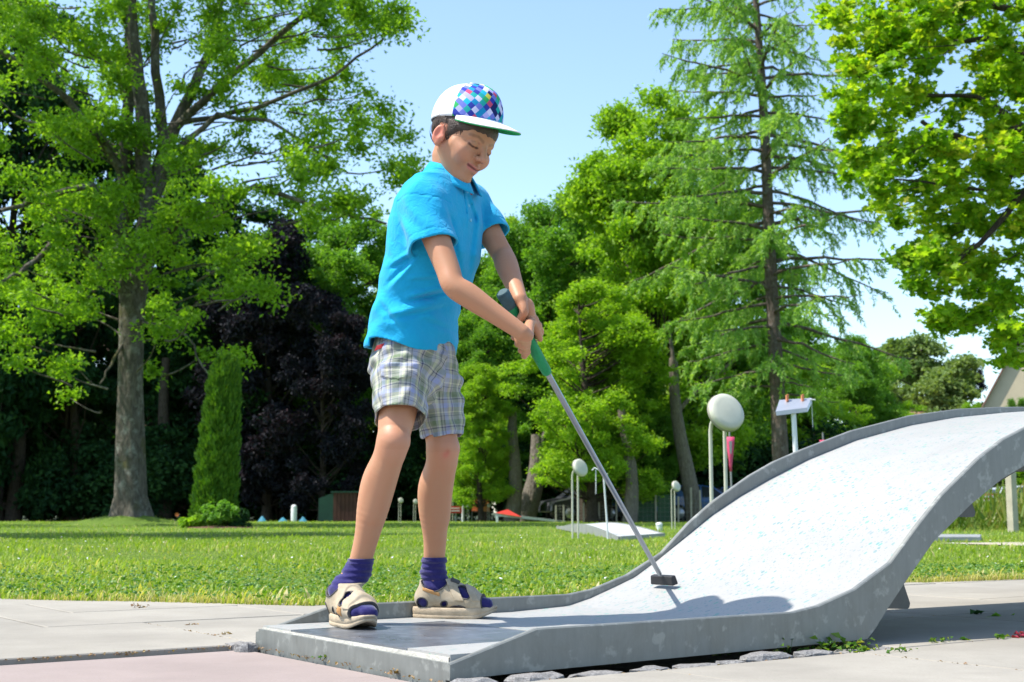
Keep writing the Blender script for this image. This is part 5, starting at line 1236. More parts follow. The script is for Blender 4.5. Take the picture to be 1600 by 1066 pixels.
# head
def hell(f, l, u, r, k=.012, op='add', rot=None):
    M = HM if rot is None else rot; body.ell(hp(f, l, u), [x*HS for x in r], M, k, op)
def hcone(a, b, ra, rb, k=.01, op='add'): body.cone(hp(*a), hp(*b), ra*HS, rb*HS, k, op)
hell(-.004, 0, .030, (.090, .073, .083), .02)
hell(.034, 0, -.022, (.054, .055, .072), .02)
hell(.050, 0, .030, (.040, .056, .045), .02)
for s in (-1, 1):
    hcone((.004, .050*s, -.042), (.054, .017*s, -.092), .017, .017, .02)      # jaw
    hell(.060, .031*s, -.036, (.025, .024, .024), .014)                       # cheek
    hcone((.085, .012*s, .012), (.072, .043*s, .013), .0065, .0060, .009)      # brow
    hcone((.040, .052*s, -.018), (.066, .044*s, -.026), .012, .013, .02)
hell(.068, 0, -.092, (.020, .022, .016), .012)                                # chin
hell(.076, 0, -.060, (.019, .023, .023), .012)                                # mouth region
for s in (-1, 1):
    hell(.0965, .0300*s, -.004, (.0130, .0170, .0105), .006, 'cut')            # socket
    hell(.0740, .0300*s, -.003, (.0145, .0160, .0115), .003)                   # lids
hcone((.086, 0, .006), (.105, 0, -.026), .0085, .0095, .008)                  # nose bridge
hell(.1055, 0, -.030, (.0115, .0108, .0098), .005)                            # nose tip
for s in (-1, 1):
    hell(.0950, .0115*s, -.033, (.0095, .0075, .0075), .004)                   # wings
    hell(.1005, .0055*s, -.0405, (.0042, .0032, .0030), .002, 'cut')           # nostrils
    hcone((.0925, .017*s, -.036), (.083, .029*s, -.056), .0015, .0012, .006, 'cut')  # fold to the mouth corner
# lips, corners drawn up in a slight smile
hcone((.0958, 0, -.0555), (.0850, .022, -.0545), .0056, .0030, .004); hcone((.0955, 0, -.056), (.0850, -.022, -.0545), .0052, .0030, .004)
hcone((.0945, .0, -.0675), (.0855, .016, -.0615), .0064, .0035, .004); hcone((.0940, 0, -.0665), (.0855, -.016, -.0610), .0058, .0035, .004)
for s in (-1, 1): hcone((.1010, 0, -.0615), (.0885, .0235*s, -.0560), .0027, .0014, .002, 'cut')
hcone((.0965, 0, -.043), (.0985, 0, -.050), .0022, .0022, .004, 'cut')        # philtrum
# ears
for s in (-1, 1):
    eF = nrm(HF * .86 - HL * s * 0.50); eU = nrm(HU * 0.98 - HF * 0.12); eL = np.cross(eU, eF)
    EM = np.array([eF, eL, nrm(np.cross(eF, eL))])
    body.ell(hp(-.004, .0765*s, -.014), (.0170, .0070, .0275), EM, .004)
    body.ell(hp(-.003, .0830*s, -.010), (.0095, .0042, .0165), EM, .003, 'cut')
    body.ell(hp(.002, .0745*s, -.036), (.009, .0065, .010), EM, .004)
    body.cone(hp(.010, .072*s, -.016), hp(.009, .071*s, -.024), .0045, .0045, .004)
P, F = body.mesh(); P = taubin(P, F, 1)
# --- skin colour from place on the body
hl = (P - HC) @ HM.T / HS; hf, hl_, hu = hl[:, 0], hl[:, 1], hl[:, 2]
ish = (np.linalg.norm(hl, axis=1) < .17) & (P[:, 2] > NECKB[2] - .02)
base = np.tile(np.array([0.47, 0.235, 0.128]), (len(P), 1))
def tint(w, c):
    global base
    w = np.clip(w, 0, 1)[:, None]; base = base * (1 - w) + np.array(c) * w
H3 = hl
def hb(c, r): return np.exp(-((H3 - np.array(c)) ** 2 / np.array(r) ** 2).sum(1)) * ish
tint(hb((.07, .042, -.035), (.03, .022, .022)) * .35 + hb((.07, -.042, -.035), (.03, .022, .022)) * .35, (.66, .27, .20))
tint(hb((.107, 0, -.032), (.016, .016, .014)) * .35, (.66, .28, .20))
for s in (-1, 1):
    tint(hb((-.004, .080*s, -.012), (.022, .018, .032)) * .85, (.72, .20, .14))
    # lips
    d1, t1 = seg_dist(H3, (.0955, 0, -.0570), (.0850, .0235*s, -.0560)); tint(ish * (1 - sstep(d1, .0034, .0068)) * (1 - sstep(np.abs(hl_), .021, .026)) * .85, (.50, .13, .12))
    d2, t2 = seg_dist(H3, (.0950, 0, -.0665), (.0855, .018*s, -.0605)); tint(ish * (1 - sstep(d2, .0040, .0072)) * .8, (.55, .16, .14))
    d3, t3 = seg_dist(H3, (.0970, 0, -.0615), (.0860, .0245*s, -.0562)); tint(ish * (1 - sstep(d3, .0022, .0042)) * .95, (.10, .02, .02))
    # closed lashes: a drooping line across each lid, crease above
    a, m_, b = np.array((.0840, .0150*s, -.0075)), np.array((.0885, .029*s, -.0110)), np.array((.0780, .0450*s, -.0060))
    for q0, q1 in ((a, m_), (m_, b)):
        dd, _ = seg_dist(H3, q0, q1); tint(ish * (1 - sstep(dd, .0018, .0044)) * .97, (.030, .016, .012))
    a, m_, b = np.array((.0860, .0150*s, .0035)), np.array((.0900, .030*s, .0065)), np.array((.0790, .0480*s, .0020))
    for q0, q1 in ((a, m_), (m_, b)):
        dd, _ = seg_dist(H3, q0, q1); tint(ish * (1 - sstep(dd, .001, .0035)) * .45, (.28, .12, .08))
    a, m_, b = np.array((.0930, .0130*s, .0120)), np.array((.0900, .032*s, .0200)), np.array((.0740, .0530*s, .0155))
    for q0, q1 in ((a, m_), (m_, b)):
        dd, _ = seg_dist(H3, q0, q1); tint(ish * (1 - sstep(dd, .0020, .0062)) * .45, (.10, .055, .03))
    tint(hb((.1015, .0055*s, -.0405), (.005, .0035, .0035)) * .9, (.10, .03, .02))
for kn in (KN_R, KN_L): tint(blob(P, kn + np.array([.02, -.03, 0]), .05) * .35, (.62, .29, .20))
tint(blob(P, at(697, 712, 3.62), .010) * .8, (.58, .13, .10)); tint(blob(P, at(700, 706, 3.62), .006) * .8, (.45, .08, .06))
for kk in kR + kL: tint(blob(P, kk + ge1*.008, .011) * .4, (.64, .27, .19))
# skin between knee and shoulder height tinted slightly browner
tint((P[:, 2] > .5) * (P[:, 2] < 1.1) * .25, (.41, .195, .10))
body_me = np_mesh('person', P, F, [], {'skin': ('FLOAT_COLOR', np.concatenate([base, np.ones((len(P), 1))], 1))})
k = N('skin'); c = k.coord(); sc = k.attr('skin', 'Color')
mot = k.noise(c, 28, 4, 0.65); sc2 = k.mix(k.mrange(mot, 0.35, 0.7, 0.0, 0.22), sc, (0.50, 0.18, 0.10))
fine = k.noise(c, 400, 4, 0.7); fr = k.voro(c, 210)
sh = k.node('ShaderNodeBsdfPrincipled'); k.put(sh.inputs['Base Color'], sc2); k.put(sh.inputs['Roughness'], 0.5); k.put(sh.inputs['Specular IOR Level'], 0.4)
k.put(sh.inputs['Subsurface Weight'], 0.12); sh.inputs['Subsurface Radius'].default_value = (0.012, 0.005, 0.003); sh.inputs['Subsurface Scale'].default_value = 1.0
k.put(sh.inputs['Normal'], k.bump(k.math('ADD', fine, k.math('MULTIPLY', fr, 0.5)), 0.16, 0.0012))
body_me.materials.append(k.done(sh.outputs[0]))
BOY = link('person', body_me)
tag(BOY, 'boy in turquoise polo shirt, plaid shorts and sandals leaning over a green putter', 'person')
def child(name, me_or_mb, mat=None, parent=None):
    parent = parent or BOY
    if isinstance(me_or_mb, MB): return me_or_mb.build(name, mat, parent)
    return keep_world(link(name, me_or_mb), parent)

# ------------------------------------------------------------------ polo shirt
def zrow(y, Y=3.62): return at(700, y, Y)[2]
SHR = [(548, 574, 711, .80), (515, 577, 713, .80), (475, 588, 716, .80), (444, 596, 732, .80), (403, 604, 748, .80), (350, 610, 751, .78), (320, 618, 747, .72), (300, 632, 744, .60), (284, 650, 738, .46), (274, 672, 726, .34)]
rows_ = []
for y, x0, x1, kk in SHR:
    Yc = 3.64 - (548 - y) / 264 * 0.05; pc = at((x0 + x1) / 2, y, Yc); W = (x1 - x0) / 2 / 2100 * Yc * 0.985
    rL = W / 0.80 * (1.0); rF = rL * kk
    # keep the projected half width whatever the ratio
    sc_w = W / math.sqrt((0.5 * rL) ** 2 + (0.866 * rF) ** 2); rows_.append((pc[2], pc[0], pc[1], rL * sc_w, rF * sc_w))
rows_.sort(); rows_ = np.array(rows_)
def torso_fn(grow=0.0):
    zz = rows_[:, 0]
    def f(X, Y, Z):
        z = np.clip(Z, zz[0] - .05, zz[-1]); cx = np.interp(z, zz, rows_[:,1]); cy = np.interp(z, zz, rows_[:,2]); rl = np.interp(z, zz, rows_[:,3]) + grow; rf = np.interp(z, zz, rows_[:,4]) + grow
        a = (X - cx) * TF[0] + (Y - cy) * TF[1]; b = (X - cx) * TL[0] + (Y - cy) * TL[1]
        e = 2.35; q = (np.abs(a / rf) ** e + np.abs(b / rl) ** e) ** (1 / e); d = (q - 1) * np.minimum(rf, rl) * 0.93
        dz = Z - (zz[-1] + 0.005); return np.maximum(d, dz)
    return f
shirt = SDF((-.46, 3.25, .66), (.06, 3.98, 1.32), 0.0031)
tors = torso_fn()
hemR0 = at(676, 386, 3.455); hemL0 = at(767, 370, 3.70)
axR = nrm(hemR0 - SH_R); axL = nrm(hemL0 - SH_L)
sl, X, Y, Z = shirt.sub(shirt.lo, shirt.lo + shirt.h * shirt.n)
def smin(a, b, k): h = np.clip(.5 + .5*(a-b)/k, 0, 1); return a*(1-h) + b*h - k*h*(1-h)
T = tors(X, Y, Z)
# shoulders
T = smin(T, cone_fn(SH_R + [0.012, 0.01, -.008], SH_L + [-.012, -.01, -.008], .054, .052)(X, Y, Z), .03)
T = smin(T, cone_fn(SH_R + [0.01, .02, .0], NECKB + [-.006, -.01, -.014], .048, .044)(X, Y, Z), .03)
T = smin(T, cone_fn(SH_L + [-.01, -.02, .0], NECKB + [.004, .01, -.014], .046, .044)(X, Y, Z), .03)
SR = cone_fn(SH_R - axR*.0, hemR0 + axR*.03, .0600, .0680)(X, Y, Z); SL = cone_fn(SH_L, hemL0 + axL*.03, .054, .0575)(X, Y, Z)
# folds: crease lines as seen on the near side, (x0, y0, x1, y1, depth, width)
CREASES = [(632, 472, 716, 452, .0075, .007), (610, 420, 652, 396, .0050, .006), (604, 500, 700, 480, .0045, .008), (648, 400, 604, 446, .0045, .006),
           (694, 312, 722, 440, .0050, .009), (744, 318, 730, 440, .0045, .009), (640, 440, 700, 436, .0035, .006), (660, 500, 712, 518, .0030, .008), (590, 470, 628, 520, .0035, .008),
           (640, 300, 668, 330, .0030, .010), (728, 300, 744, 350, .0035, .006), (700, 400, 716, 470, .0035, .008)]
def folds(X, Y, Z):
    a = (X - CHEST[0]) * TF[0] + (Y - CHEST[1]) * TF[1]; b = (X - CHEST[0]) * TL[0] + (Y - CHEST[1]) * TL[1]; z = Z - CHEST[2]
    w = np.zeros(np.broadcast(X, Y, Z).shape, np.float32)
    low = np.clip((-z - .02) / .16, 0, 1)
    w += .0022 * low * np.sin((z * 1.0 + a * .62 + .25 * b) * 62 + 2.2 * np.sin(a * 13 + b * 7))
    w += .0013 * low * np.sin((z * .9 - a * .5 + .3 * b) * 95 + 1.5 * np.sin(b * 19 + z * 9))
    w += .0010 * np.sin(X * 71 + Z * 23 + 2 * np.sin(Z * 31)) * np.sin(Y * 57 - Z * 37)
    for (x0, y0, x1, y1, dp, wd) in CREASES:
        A_ = at(x0, y0, 3.50); B_ = at(x1, y1, 3.50); dd = B_ - A_; px_, pz_ = X + 0*Z, Z + 0*X
        dy_ = (Y - 3.50); xx = X - (X - 0) * dy_ / np.maximum(Y, 1)          # same sight line, any depth
        zz_ = Z - (Z - CAM_H) * dy_ / np.maximum(Y, 1)
        t = np.clip(((xx - A_[0])*dd[0] + (zz_ - A_[2])*dd[2]) / (dd[0]**2 + dd[2]**2), 0, 1)
        ds = ((xx - A_[0])*(-dd[2]) + (zz_ - A_[2])*dd[0]) / math.hypot(dd[0], dd[2]); al = np.sqrt((xx - A_[0] - t*dd[0])**2 + (zz_ - A_[2] - t*dd[2])**2)
        fade = np.sin(np.clip(t, .02, .98)*math.pi)**.6; g_ = np.exp(-(al / wd)**2); g2 = np.exp(-((ds - 1.7*wd) / (1.3*wd))**2) * np.exp(-(np.maximum(al - np.abs(ds), 0)/wd)**2)
        w = w + (1.3 * dp * g_ - dp * 1.1 * g2) * fade * (Y < 3.72)
    return w
def zhem():
    # back tail lower than the front, slit on the near side
    a = (X - rows_[0,1]) * TF[0] + (Y - rows_[0,2]) * TF[1]; b = (X - rows_[0,1]) * TL[0] + (Y - rows_[0,2]) * TL[1]
    zb = zrow(541, 3.58) + 0*a; front = zrow(532, 3.55) - .30 * np.clip(a, -.02, .12); z_h = np.where(a < -.045, zb - .002, front) + .003*np.sin(b*40 + a*30)
    return z_h
FO = folds(X, Y, Z)
sleeve_fold = .0030 * np.sin(((X*TF[0]+Y*TF[1]) * .9 + Z * .5) * 88 + 2*np.sin(Z*29)) 
cutR = (X - hemR0[0])*axR[0] + (Y - hemR0[1])*axR[1] + (Z - hemR0[2])*axR[2]
cutL = (X - hemL0[0])*axL[0] + (Y - hemL0[1])*axL[1] + (Z - hemL0[2])*axL[2]
# tilt the near hem so its front reads level
Tc = T + FO; SRc = SR + sleeve_fold; SLc = SL + sleeve_fold
SRc = SRc + .0012 * (np.abs(cutR + .021) < .0022); SLc = SLc + .0012 * (np.abs(cutL + .021) < .0022)
whole = smin(smin(Tc, SRc, .016), SLc, .016)
whole_cut = smin(smin(np.maximum(Tc, zhem() - Z), np.maximum(SRc, cutR), .016), np.maximum(SLc, cutL), .016)
# placket and side seam pressed in
bF = (X - CHEST[0]) * TL[0] + (Y - CHEST[1]) * TL[1]; aF = (X - CHEST[0]) * TF[0] + (Y - CHEST[1]) * TF[1]; zF = Z - CHEST[2]
pl = (aF > .0) & (zF > .012)
whole_cut = whole_cut - .0016 * (pl & (np.abs(bF - .004) < .0155)) + .0034 * (pl & (np.abs(bF + .0135) < .0022)) + .0020 * (pl & (np.abs(bF - .0195) < .0016))
seam = (np.abs(aF + .048 - 0.10*np.clip(-zF, 0, .3)) < .0018) & (bF < 0) & (zF < -.06); whole_cut = whole_cut + .0016 * seam
arms_eye = np.abs(((X - SH_R[0])*axR[0] + (Y - SH_R[1])*axR[1] + (Z - SH_R[2])*axR[2]) - .012)
inner = np.minimum(Tc + .0065, np.minimum(np.maximum(SRc + .0065, cutR - .02), np.maximum(SLc + .0065, cutL - .02)))
tshell = np.maximum(np.maximum(Tc, zhem() - Z), -(Tc + .0065))
near_hem = np.minimum(np.minimum(Z - zhem() - .045, np.abs(cutR + .0) * 1.0 - .045 + 10 * (SRc > .01)), np.abs(cutL) - .045 + 10 * (SLc > .01))
shirt.a = np.maximum(whole_cut, -np.maximum(inner, near_hem))
eye_ = np.abs((X-SH_R[0])*axR[0] + (Y-SH_R[1])*axR[1] + (Z-SH_R[2])*axR[2] + .004 - .35*((X-SH_R[0])*TF[0] + (Y-SH_R[1])*TF[1])); shirt.a = shirt.a + .0016 * ((eye_ < .0016) & (SR < .012) & (Y < SH_R[1] + .02))
shirt.a = np.minimum(shirt.a, np.maximum(tshell, -np.maximum(cutR * (X < -.02) - .001, cutL - .001))).astype(np.float32)
neck = cone_fn(NECKB + [-.004, -.002, -.03], NECKB + HU*.10, .050, .058)(X, Y, Z)
shirt.a = np.maximum(shirt.a, -neck).astype(np.float32)
vneck = cone_fn(NECKB + TF*.075 + [0, 0, -.040], NECKB + TF*.085 + [0, 0, .05], .006, .022)(X, Y, Z)
shirt.a = np.maximum(shirt.a, -vneck).astype(np.float32)
P, F = shirt.mesh(); P = taubin(P, F, 1)
k = N('polo_pique'); c = k.coord(); n1 = k.noise(c, 12, 4, 0.6); wv = k.voro(c, 620)
colr = k.ramp(n1, [(0.3, (0.006, 0.335, 0.60)), (0.7, (0.010, 0.385, 0.66))])
nb = k.bump(wv, 0.22, 0.0012, k.bump(k.noise(c, 34, 5, 0.6, dist=0.9), 0.5, 0.008))
M_POLO = k.done(k.bsdf(colr, 0.85, 0, nb, 0.18, Sheen_Weight=0.12))
polo = child('polo_shirt', np_mesh('polo_shirt', P, F, M_POLO))
shirt_fn_T = (T + FO)
# collar: a folded band round the neck, open at the front
M_RED_CLOTH = plain('red_neckband', (0.42, 0.03, 0.035), 0.85, 0, 0.15, 40, 0.1)
def collar(rt, rb, ht, hb, gap, pts_extra, name, mat, parent, thick=.003):
    V = []; n = 44; rowsn = 6
    for i in range(n + 1):
        a = -math.pi + gap + (2*math.pi - 2*gap) * i / n; a += math.pi      # 0 = front
        front = (0.5 + 0.5 * math.cos(a)) ** 3
        for j in range(rowsn + 1):
            q = j / rowsn; r = rt + (rb - rt) * (q ** 0.8); z = ht + (hb - ht) * q
            # back higher than the front, points dip at the front
            z += -.040 * (0.5 + 0.5 * math.cos(a)) ** 1.2 - pts_extra * front * q
            r2 = r + .006 * front * q + .0015 * math.sin(a * 5) * q
            p = NECKB + TF * (r2 * math.cos(a) * 1.08 + .006) + TL * (r2 * math.sin(a) * 1.0) + np.array([0, 0, z]); V.append(p)
    m_ = rowsn + 1; F_ = [(i*m_+j, (i+1)*m_+j, (i+1)*m_+j+1, i*m_+j+1) for i in range(n) for j in range(rowsn)]
    me = np_mesh(name, V, F_, mat); o = child(name, me, parent=parent); sdm = o.modifiers.new('thick', 'SOLIDIFY'); sdm.thickness = thick; sdm.offset = 0
    return o
collar(.0510, .0780, .052, .006, .20, .020, 'collar', M_POLO, polo, .0035)
collar(.0500, .0510, .052, -.006, .13, .0, 'neckband', M_RED_CLOTH, polo, .0025)
# buttons
def field_hit(A, lo, h, o, d, tmax=.4):
    o = np.asarray(o, float); t = 0
    while t < tmax:
        p = o + d * t; i = np.round((p - lo) / h).astype(int)
        if (i >= 0).all() and (i < A.shape).all() and A[tuple(i)] < 0: return p
        t += .001
    return None
M_BTN = plain('button', (0.10, 0.42, 0.60), 0.3, 0, 0.1, 30)
for dz in (.115, .075, .035):
    o = CHEST + TL*.003 + TF*.25 + np.array([0, 0, dz]); p = field_hit(shirt.a, shirt.lo, shirt.h, o, -TF)
    if p is not None:
        m = MB(); zq = Vector(TF).to_track_quat('Z', 'Y').to_matrix(); m.lathe([(0, .0022), (.0035, .0022), (.0052, .0014), (.0052, -.001)], p, zq, 12); child('button', m, M_BTN, polo)
# red lining tab showing at the side slit
m = MB(); q = at(592, 546, 3.535); m.add([q + [-.012, 0, -.004], q + [.012, -.004, .005], q + [.014, -.004, .016], q + [-.006, 0, .010]], [(0,1,2,3)]); o = child('lining', m, M_RED_CLOTH, polo)
o.modifiers.new('thick', 'SOLIDIFY').thickness = .003

# ------------------------------------------------------------------ plaid shorts
sh = SDF((-.46, 3.30, .46), (-.02, 3.95, .86), 0.0031)
sl, X, Y, Z = sh.sub(sh.lo, sh.lo + sh.h * sh.n)
WA = at(645, 548, 3.645)
hemr = at(625, 654, 3.505); heml = at(691, 683, 3.675)
aR = nrm(hemr - HIP_R); aL = nrm(heml - HIP_L)
hipc = ell_fn(at(645, 575, 3.635), (.108, .128, .13), np.array([TF, TL, [0, 0, 1]]))(X, Y, Z)
wst = cone_fn(at(646, 520, 3.64), at(644, 570, 3.64), .100, .108)(X, Y, Z)
LR = cone_fn(HIP_R + [.0, .0, .02], hemr + aR*.03, .077, .0660)(X, Y, Z); LL = cone_fn(HIP_L + [0, 0, .02], heml + aL*.03, .070, .0575)(X, Y, Z)
fz = .0036*np.sin((X*.8 - Z*.7)*85 + 2*np.sin(Z*37 + Y*11)) + .0028*np.sin(Z*120 + 3*np.sin(X*34)) * np.sin(X*50 + Y*40)
fz = fz + .003*np.sin((X*TF[0]+Y*TF[1])*140)*np.clip((.60 - Z)/.1, 0, 1)
top = np.maximum(smin(hipc, wst, .03), Z - (zrow(520) ))
cR = (X-hemr[0])*aR[0] + (Y-hemr[1])*aR[1] + (Z-hemr[2])*aR[2]; cL = (X-heml[0])*aL[0] + (Y-heml[1])*aL[1] + (Z-heml[2])*aL[2]
whole = smin(smin(top, LR, .018), LL, .018) + fz
cut = smin(smin(top, np.maximum(LR, cR), .018), np.maximum(LL, cL), .018) + fz
cut = cut + .0013*((np.abs(cR + .019) < .0020) & (cR > -.03)) * (X < 0) * (np.abs(cL) > .05) + .0013*((np.abs(cL + .019) < .0020))
# cargo pocket with a flap on the near thigh
pc = at(622, 598, 3.46); pn = nrm(CAMP - pc); pr = nrm(np.cross([0, 0, 1.0], -pn))
pu = (X-pc[0])*pr[0] + (Y-pc[1])*pr[1]; pv = Z - pc[2]; nearside = ((X-HIP_R[0])*pn[0] + (Y-HIP_R[1])*pn[1] + 0*Z) > .01
box = (np.abs(pu + .004) < .047) & (np.abs(pv + .012) < .048); flap = (np.abs(pu + .004) < .051) & (pv > .022 - .012*np.cos(pu*30)) & (pv < .056)
cut = cut - .0042*(box & nearside) - .0048*(flap & nearside)
fly = (np.abs((X-HIP_L[0]+.03)*1.0 + 0*Y) < .0014) & (Y < 3.62); cut = cut + .0012*fly
near_hem = np.minimum(np.where(LR < .02, -cR - .05, 1), np.where(LL < .02, -cL - .05, 1))
sh.a = np.maximum(cut, -np.maximum(whole + .006, near_hem)).astype(np.float32)
P, F = sh.mesh(); P = taubin(P, F, 1)
# cloth coordinates: across (angle round the leg) and down (metres)
def around(P, c0, c1, yaw):
    ax = nrm(c1 - c0); f = np.array([math.cos(yaw), -math.sin(yaw), 0]); f = nrm(f - ax*(f @ ax)); l = np.cross(ax, f); q = P - c0
    return np.arctan2(q @ l, q @ f), q @ ax
aR_, dR_ = around(P, HIP_R, hemr, R(60)); aL_, dL_ = around(P, HIP_L, heml, R(60))
dr, _ = seg_dist(P, HIP_R + [0,0,.12], hemr); dl, _ = seg_dist(P, HIP_L + [0,0,.12], heml); isR = (dr / .077) < (dl / .07)
uu = np.where(isR, aR_ * .078, .31 + aL_ * .072); vv = np.where(isR, dR_, dL_ + .012)
vv = vv + .25 * 0
k = N('plaid_cotton'); at_ = k.attr('cloth', 'Vector'); sp = k.node('ShaderNodeSeparateXYZ'); k.l.new(at_, sp.inputs[0])
white = (0.36, 0.36, 0.33)
def bands(sock, period, items, base_c):
    fr = k.math('FRACT', k.math('DIVIDE', sock, period)); st = [(0.0, base_c)]
    for a, b, cc in items: st += [(a, cc), (b, base_c)]
    return k.ramp(fr, st, 'CONSTANT')
off = k.math('ADD', sp.outputs[0], 3.0); offv = k.math('ADD', sp.outputs[1], 3.0)
vb = bands(off, .078, [(.04, .27, (.14, .19, .11)), (.31, .35, (.02, .03, .10)), (.40, .46, (.55, .55, .34)), (.52, .66, (.30, .34, .52)), (.68, .71, (.02, .03, .10)), (.80, .84, (.05, .08, .08)), (.88, .96, (.58, .60, .40))], white)
hb_ = bands(offv, .074, [(.04, .22, (.20, .26, .16)), (.28, .32, (.03, .04, .12)), (.44, .60, (.34, .38, .56)), (.52, .545, (.04, .05, .12)), (.74, .78, (.62, .60, .45)), (.88, .905, (.08, .10, .12))], white)
pl_ = k.mix(0.5, vb, hb_); mul = k.mix(0.55, pl_, k.mix(1.0, vb, hb_, 'MULTIPLY'))
pl_ = k.mix(0.5, pl_, k.mix(1.0, mul, (1.1, 1.1, 1.1), 'MULTIPLY'))
cc = k.coord(); pl_ = k.mix(k.mrange(k.noise(cc, 30, 4, 0.6), 0.4, 0.7, 0, 0.2), pl_, (0.62, 0.64, 0.66))
M_PLAID = k.done(k.bsdf(pl_, 0.9, 0, k.bump(k.noise(cc, 60, 5, 0.6, dist=0.5), 0.35, 0.006, k.bump(k.noise(cc, 900, 2), 0.1, 0.001)), 0.15))
shorts = child('shorts', np_mesh('shorts', P, F, M_PLAID, {'cloth': ('FLOAT_VECTOR', np.stack([uu, vv, 0*uu], 1))}))

# ------------------------------------------------------------------ socks and sandals
k = N('sock_knit'); c = k.coord(); wv = k.noise(k.mapping(c, (260, 260, 40)), 1.0, 2)
col = k.mix(k.mrange(k.noise(c, 90, 4, 0.7), 0.45, 0.75, 0, 0.35), (0.020, 0.017, 0.105), (0.065, 0.055, 0.19))
M_SOCK = k.done(k.bsdf(col, 0.95, 0, k.bump(wv, 0.35, 0.0015, k.bump(k.noise(c, 45, 3), 0.3, 0.006)), 0.15, Sheen_Weight=0.3))
k = N('sandal_leather'); c = k.coord(); n1 = k.noise(c, 24, 5, 0.7)
col = k.ramp(n1, [(0.3, (0.30, 0.24, 0.16)), (0.6, (0.42, 0.35, 0.25)), (0.8, (0.48, 0.41, 0.30))])
M_LEATH = k.done(k.bsdf(col, 0.7, 0, k.bump(k.noise(c, 130, 4, 0.6), 0.3, 0.0015), 0.3))
M_SOLE = plain('sandal_sole', (0.44, 0.35, 0.24), 0.75, 0, 0.22, 30, 0.2)
M_LINE = plain('sandal_lining', (0.07, 0.065, 0.06), 0.8, 0, 0.2, 40)
M_TAN = plain('tan_patch', (0.42, 0.22, 0.08), 0.7, 0, 0.2, 40, 0.1)
def make_foot(ft, an, top_z, lean):
    lo = np.minimum(ft.p(-.06, -.07, -.04), ft.p(.25, .07, .2)); hi = np.maximum(ft.p(-.06, -.07, -.04), ft.p(.25, .07, .2))
    lo = np.minimum(lo, np.minimum(ft.p(-.06, .07, -.04), ft.p(.25, -.07, .2))) - .01; hi = np.maximum(hi, np.maximum(ft.p(-.06, .07, -.04), ft.p(.25, -.07, .2))) + .01
    up = an + (an - ft.p(.05, 0, .062)) * 0.0 + nrm(lean) * .085
    s_ = SDF(lo, hi, .0022)
    for a, b, ra, rb in foot_parts(ft, an, .0005): s_.cone(a, b, ra, rb, .012)
    s_.cone(an, up, .0340, .0355, .01)
    foot_only = s_.a.copy()
    sl, X, Y, Z = s_.sub(s_.lo, s_.lo + s_.h * s_.n)
    ring = .0012*np.sin(Z * 420) * (Z > SOLE + .10) + .0018*np.sin(X*90 + Z*160)*np.sin(Y*80)
    rib = .0015 * (np.abs(Z - top_z + .016) < .0015)
    s_.a = np.maximum(s_.a + ring + rib, Z - top_z).astype(np.float32)
    s_.a = np.maximum(s_.a, (SOLE + .0265) - Z)
    P, F = s_.mesh(); P = taubin(P, F, 1); child('sock', np_mesh('sock', P, F, M_SOCK))
    san = SDF(lo, hi, .0021); sl, X, Y, Z = san.sub(san.lo, san.lo + san.h * san.n)
    A = foot_only[:san.n[0], :san.n[1], :san.n[2]] if False else None
    base_f = SDF(lo, hi, .0021)
    for a, b, ra, rb in foot_parts(ft, an, .0005): base_f.cone(a, b, ra, rb, .012)
    d0 = base_f.a; a_ = (X-ft.o[0])*ft.d[0] + (Y-ft.o[1])*ft.d[1]; b_ = (X-ft.o[0])*ft.b[0] + (Y-ft.o[1])*ft.b[1]; z_ = Z - ft.o[2]
    def windows(g):
        w = []
        el = lambda ca, cz, ra, rz, t=0: (np.sqrt((((a_-ca)*math.cos(t)+(z_-cz)*math.sin(t))/(ra+g))**2 + ((-(a_-ca)*math.sin(t)+(z_-cz)*math.cos(t))/(rz+g))**2) - 1) * min(ra, rz)
        w.append(el(.020, .016, .015, .013)); w.append(el(.083, .014, .0085, .0065, .5)); w.append(el(.122, .000, .023, .0085))
        w.append(el(.137, .046, .0215, .0130, -.55)); w.append(el(.058, .104, .043, .056, -.25)); w.append(el(.216, .026, .028, .045, -.1))
        m_ = w[0]
        for q in w[1:]: m_ = np.minimum(m_, q)
        return m_
    shell = np.maximum(d0 - .0058, -(d0 - .0005)); up_ = np.maximum(np.maximum(shell, -windows(0)), np.maximum(z_ - .078, -.004 - z_))
    # closing straps lie proud across the instep and the toes
    st = np.maximum(np.maximum(d0 - .0092, -(d0 - .0050)), np.minimum(np.abs((a_ - .108) + (z_ - .06)*.55) - .0125, np.abs((a_ - .170) + (z_ - .03)*.6) - .0105))
    st = np.maximum(np.maximum(st, -(z_ - .022)), z_ - .082)
    san.a = np.minimum(up_, st).astype(np.float32)
    rim = np.maximum(np.maximum(np.maximum(d0 - .0075, -(d0 - .0005)), -windows(-.0002)), windows(.0036)); rim = np.maximum(rim, np.maximum(z_ - .078, .002 - z_))
    P, F = san.mesh(); P = taubin(P, F, 1)
    root = child('sandal', np_mesh('sandal_upper', P, F, M_LEATH)); 
    rm = SDF(lo, hi, .0021); rm.a = rim.astype(np.float32); P, F = rm.mesh(); o = np_mesh('lining_edge', P, F, M_LINE); child('lining_edge', o, parent=root)
    # sole: contoured outline with grooves
    outl = []
    for i in range(40):
        t = 2*math.pi*i/40; ca, sa = math.cos(t), math.sin(t); a = .106 + .119*ca*(1 if abs(ca) < .99 else 1); wd = .0385 + .0075*ca - .004*math.cos(2*t); bb = wd*np.sign(sa)*abs(sa)**.72
        bb += .006*math.sin((a)*14)*(1 if bb > 0 else .2); outl.append((a, bb))
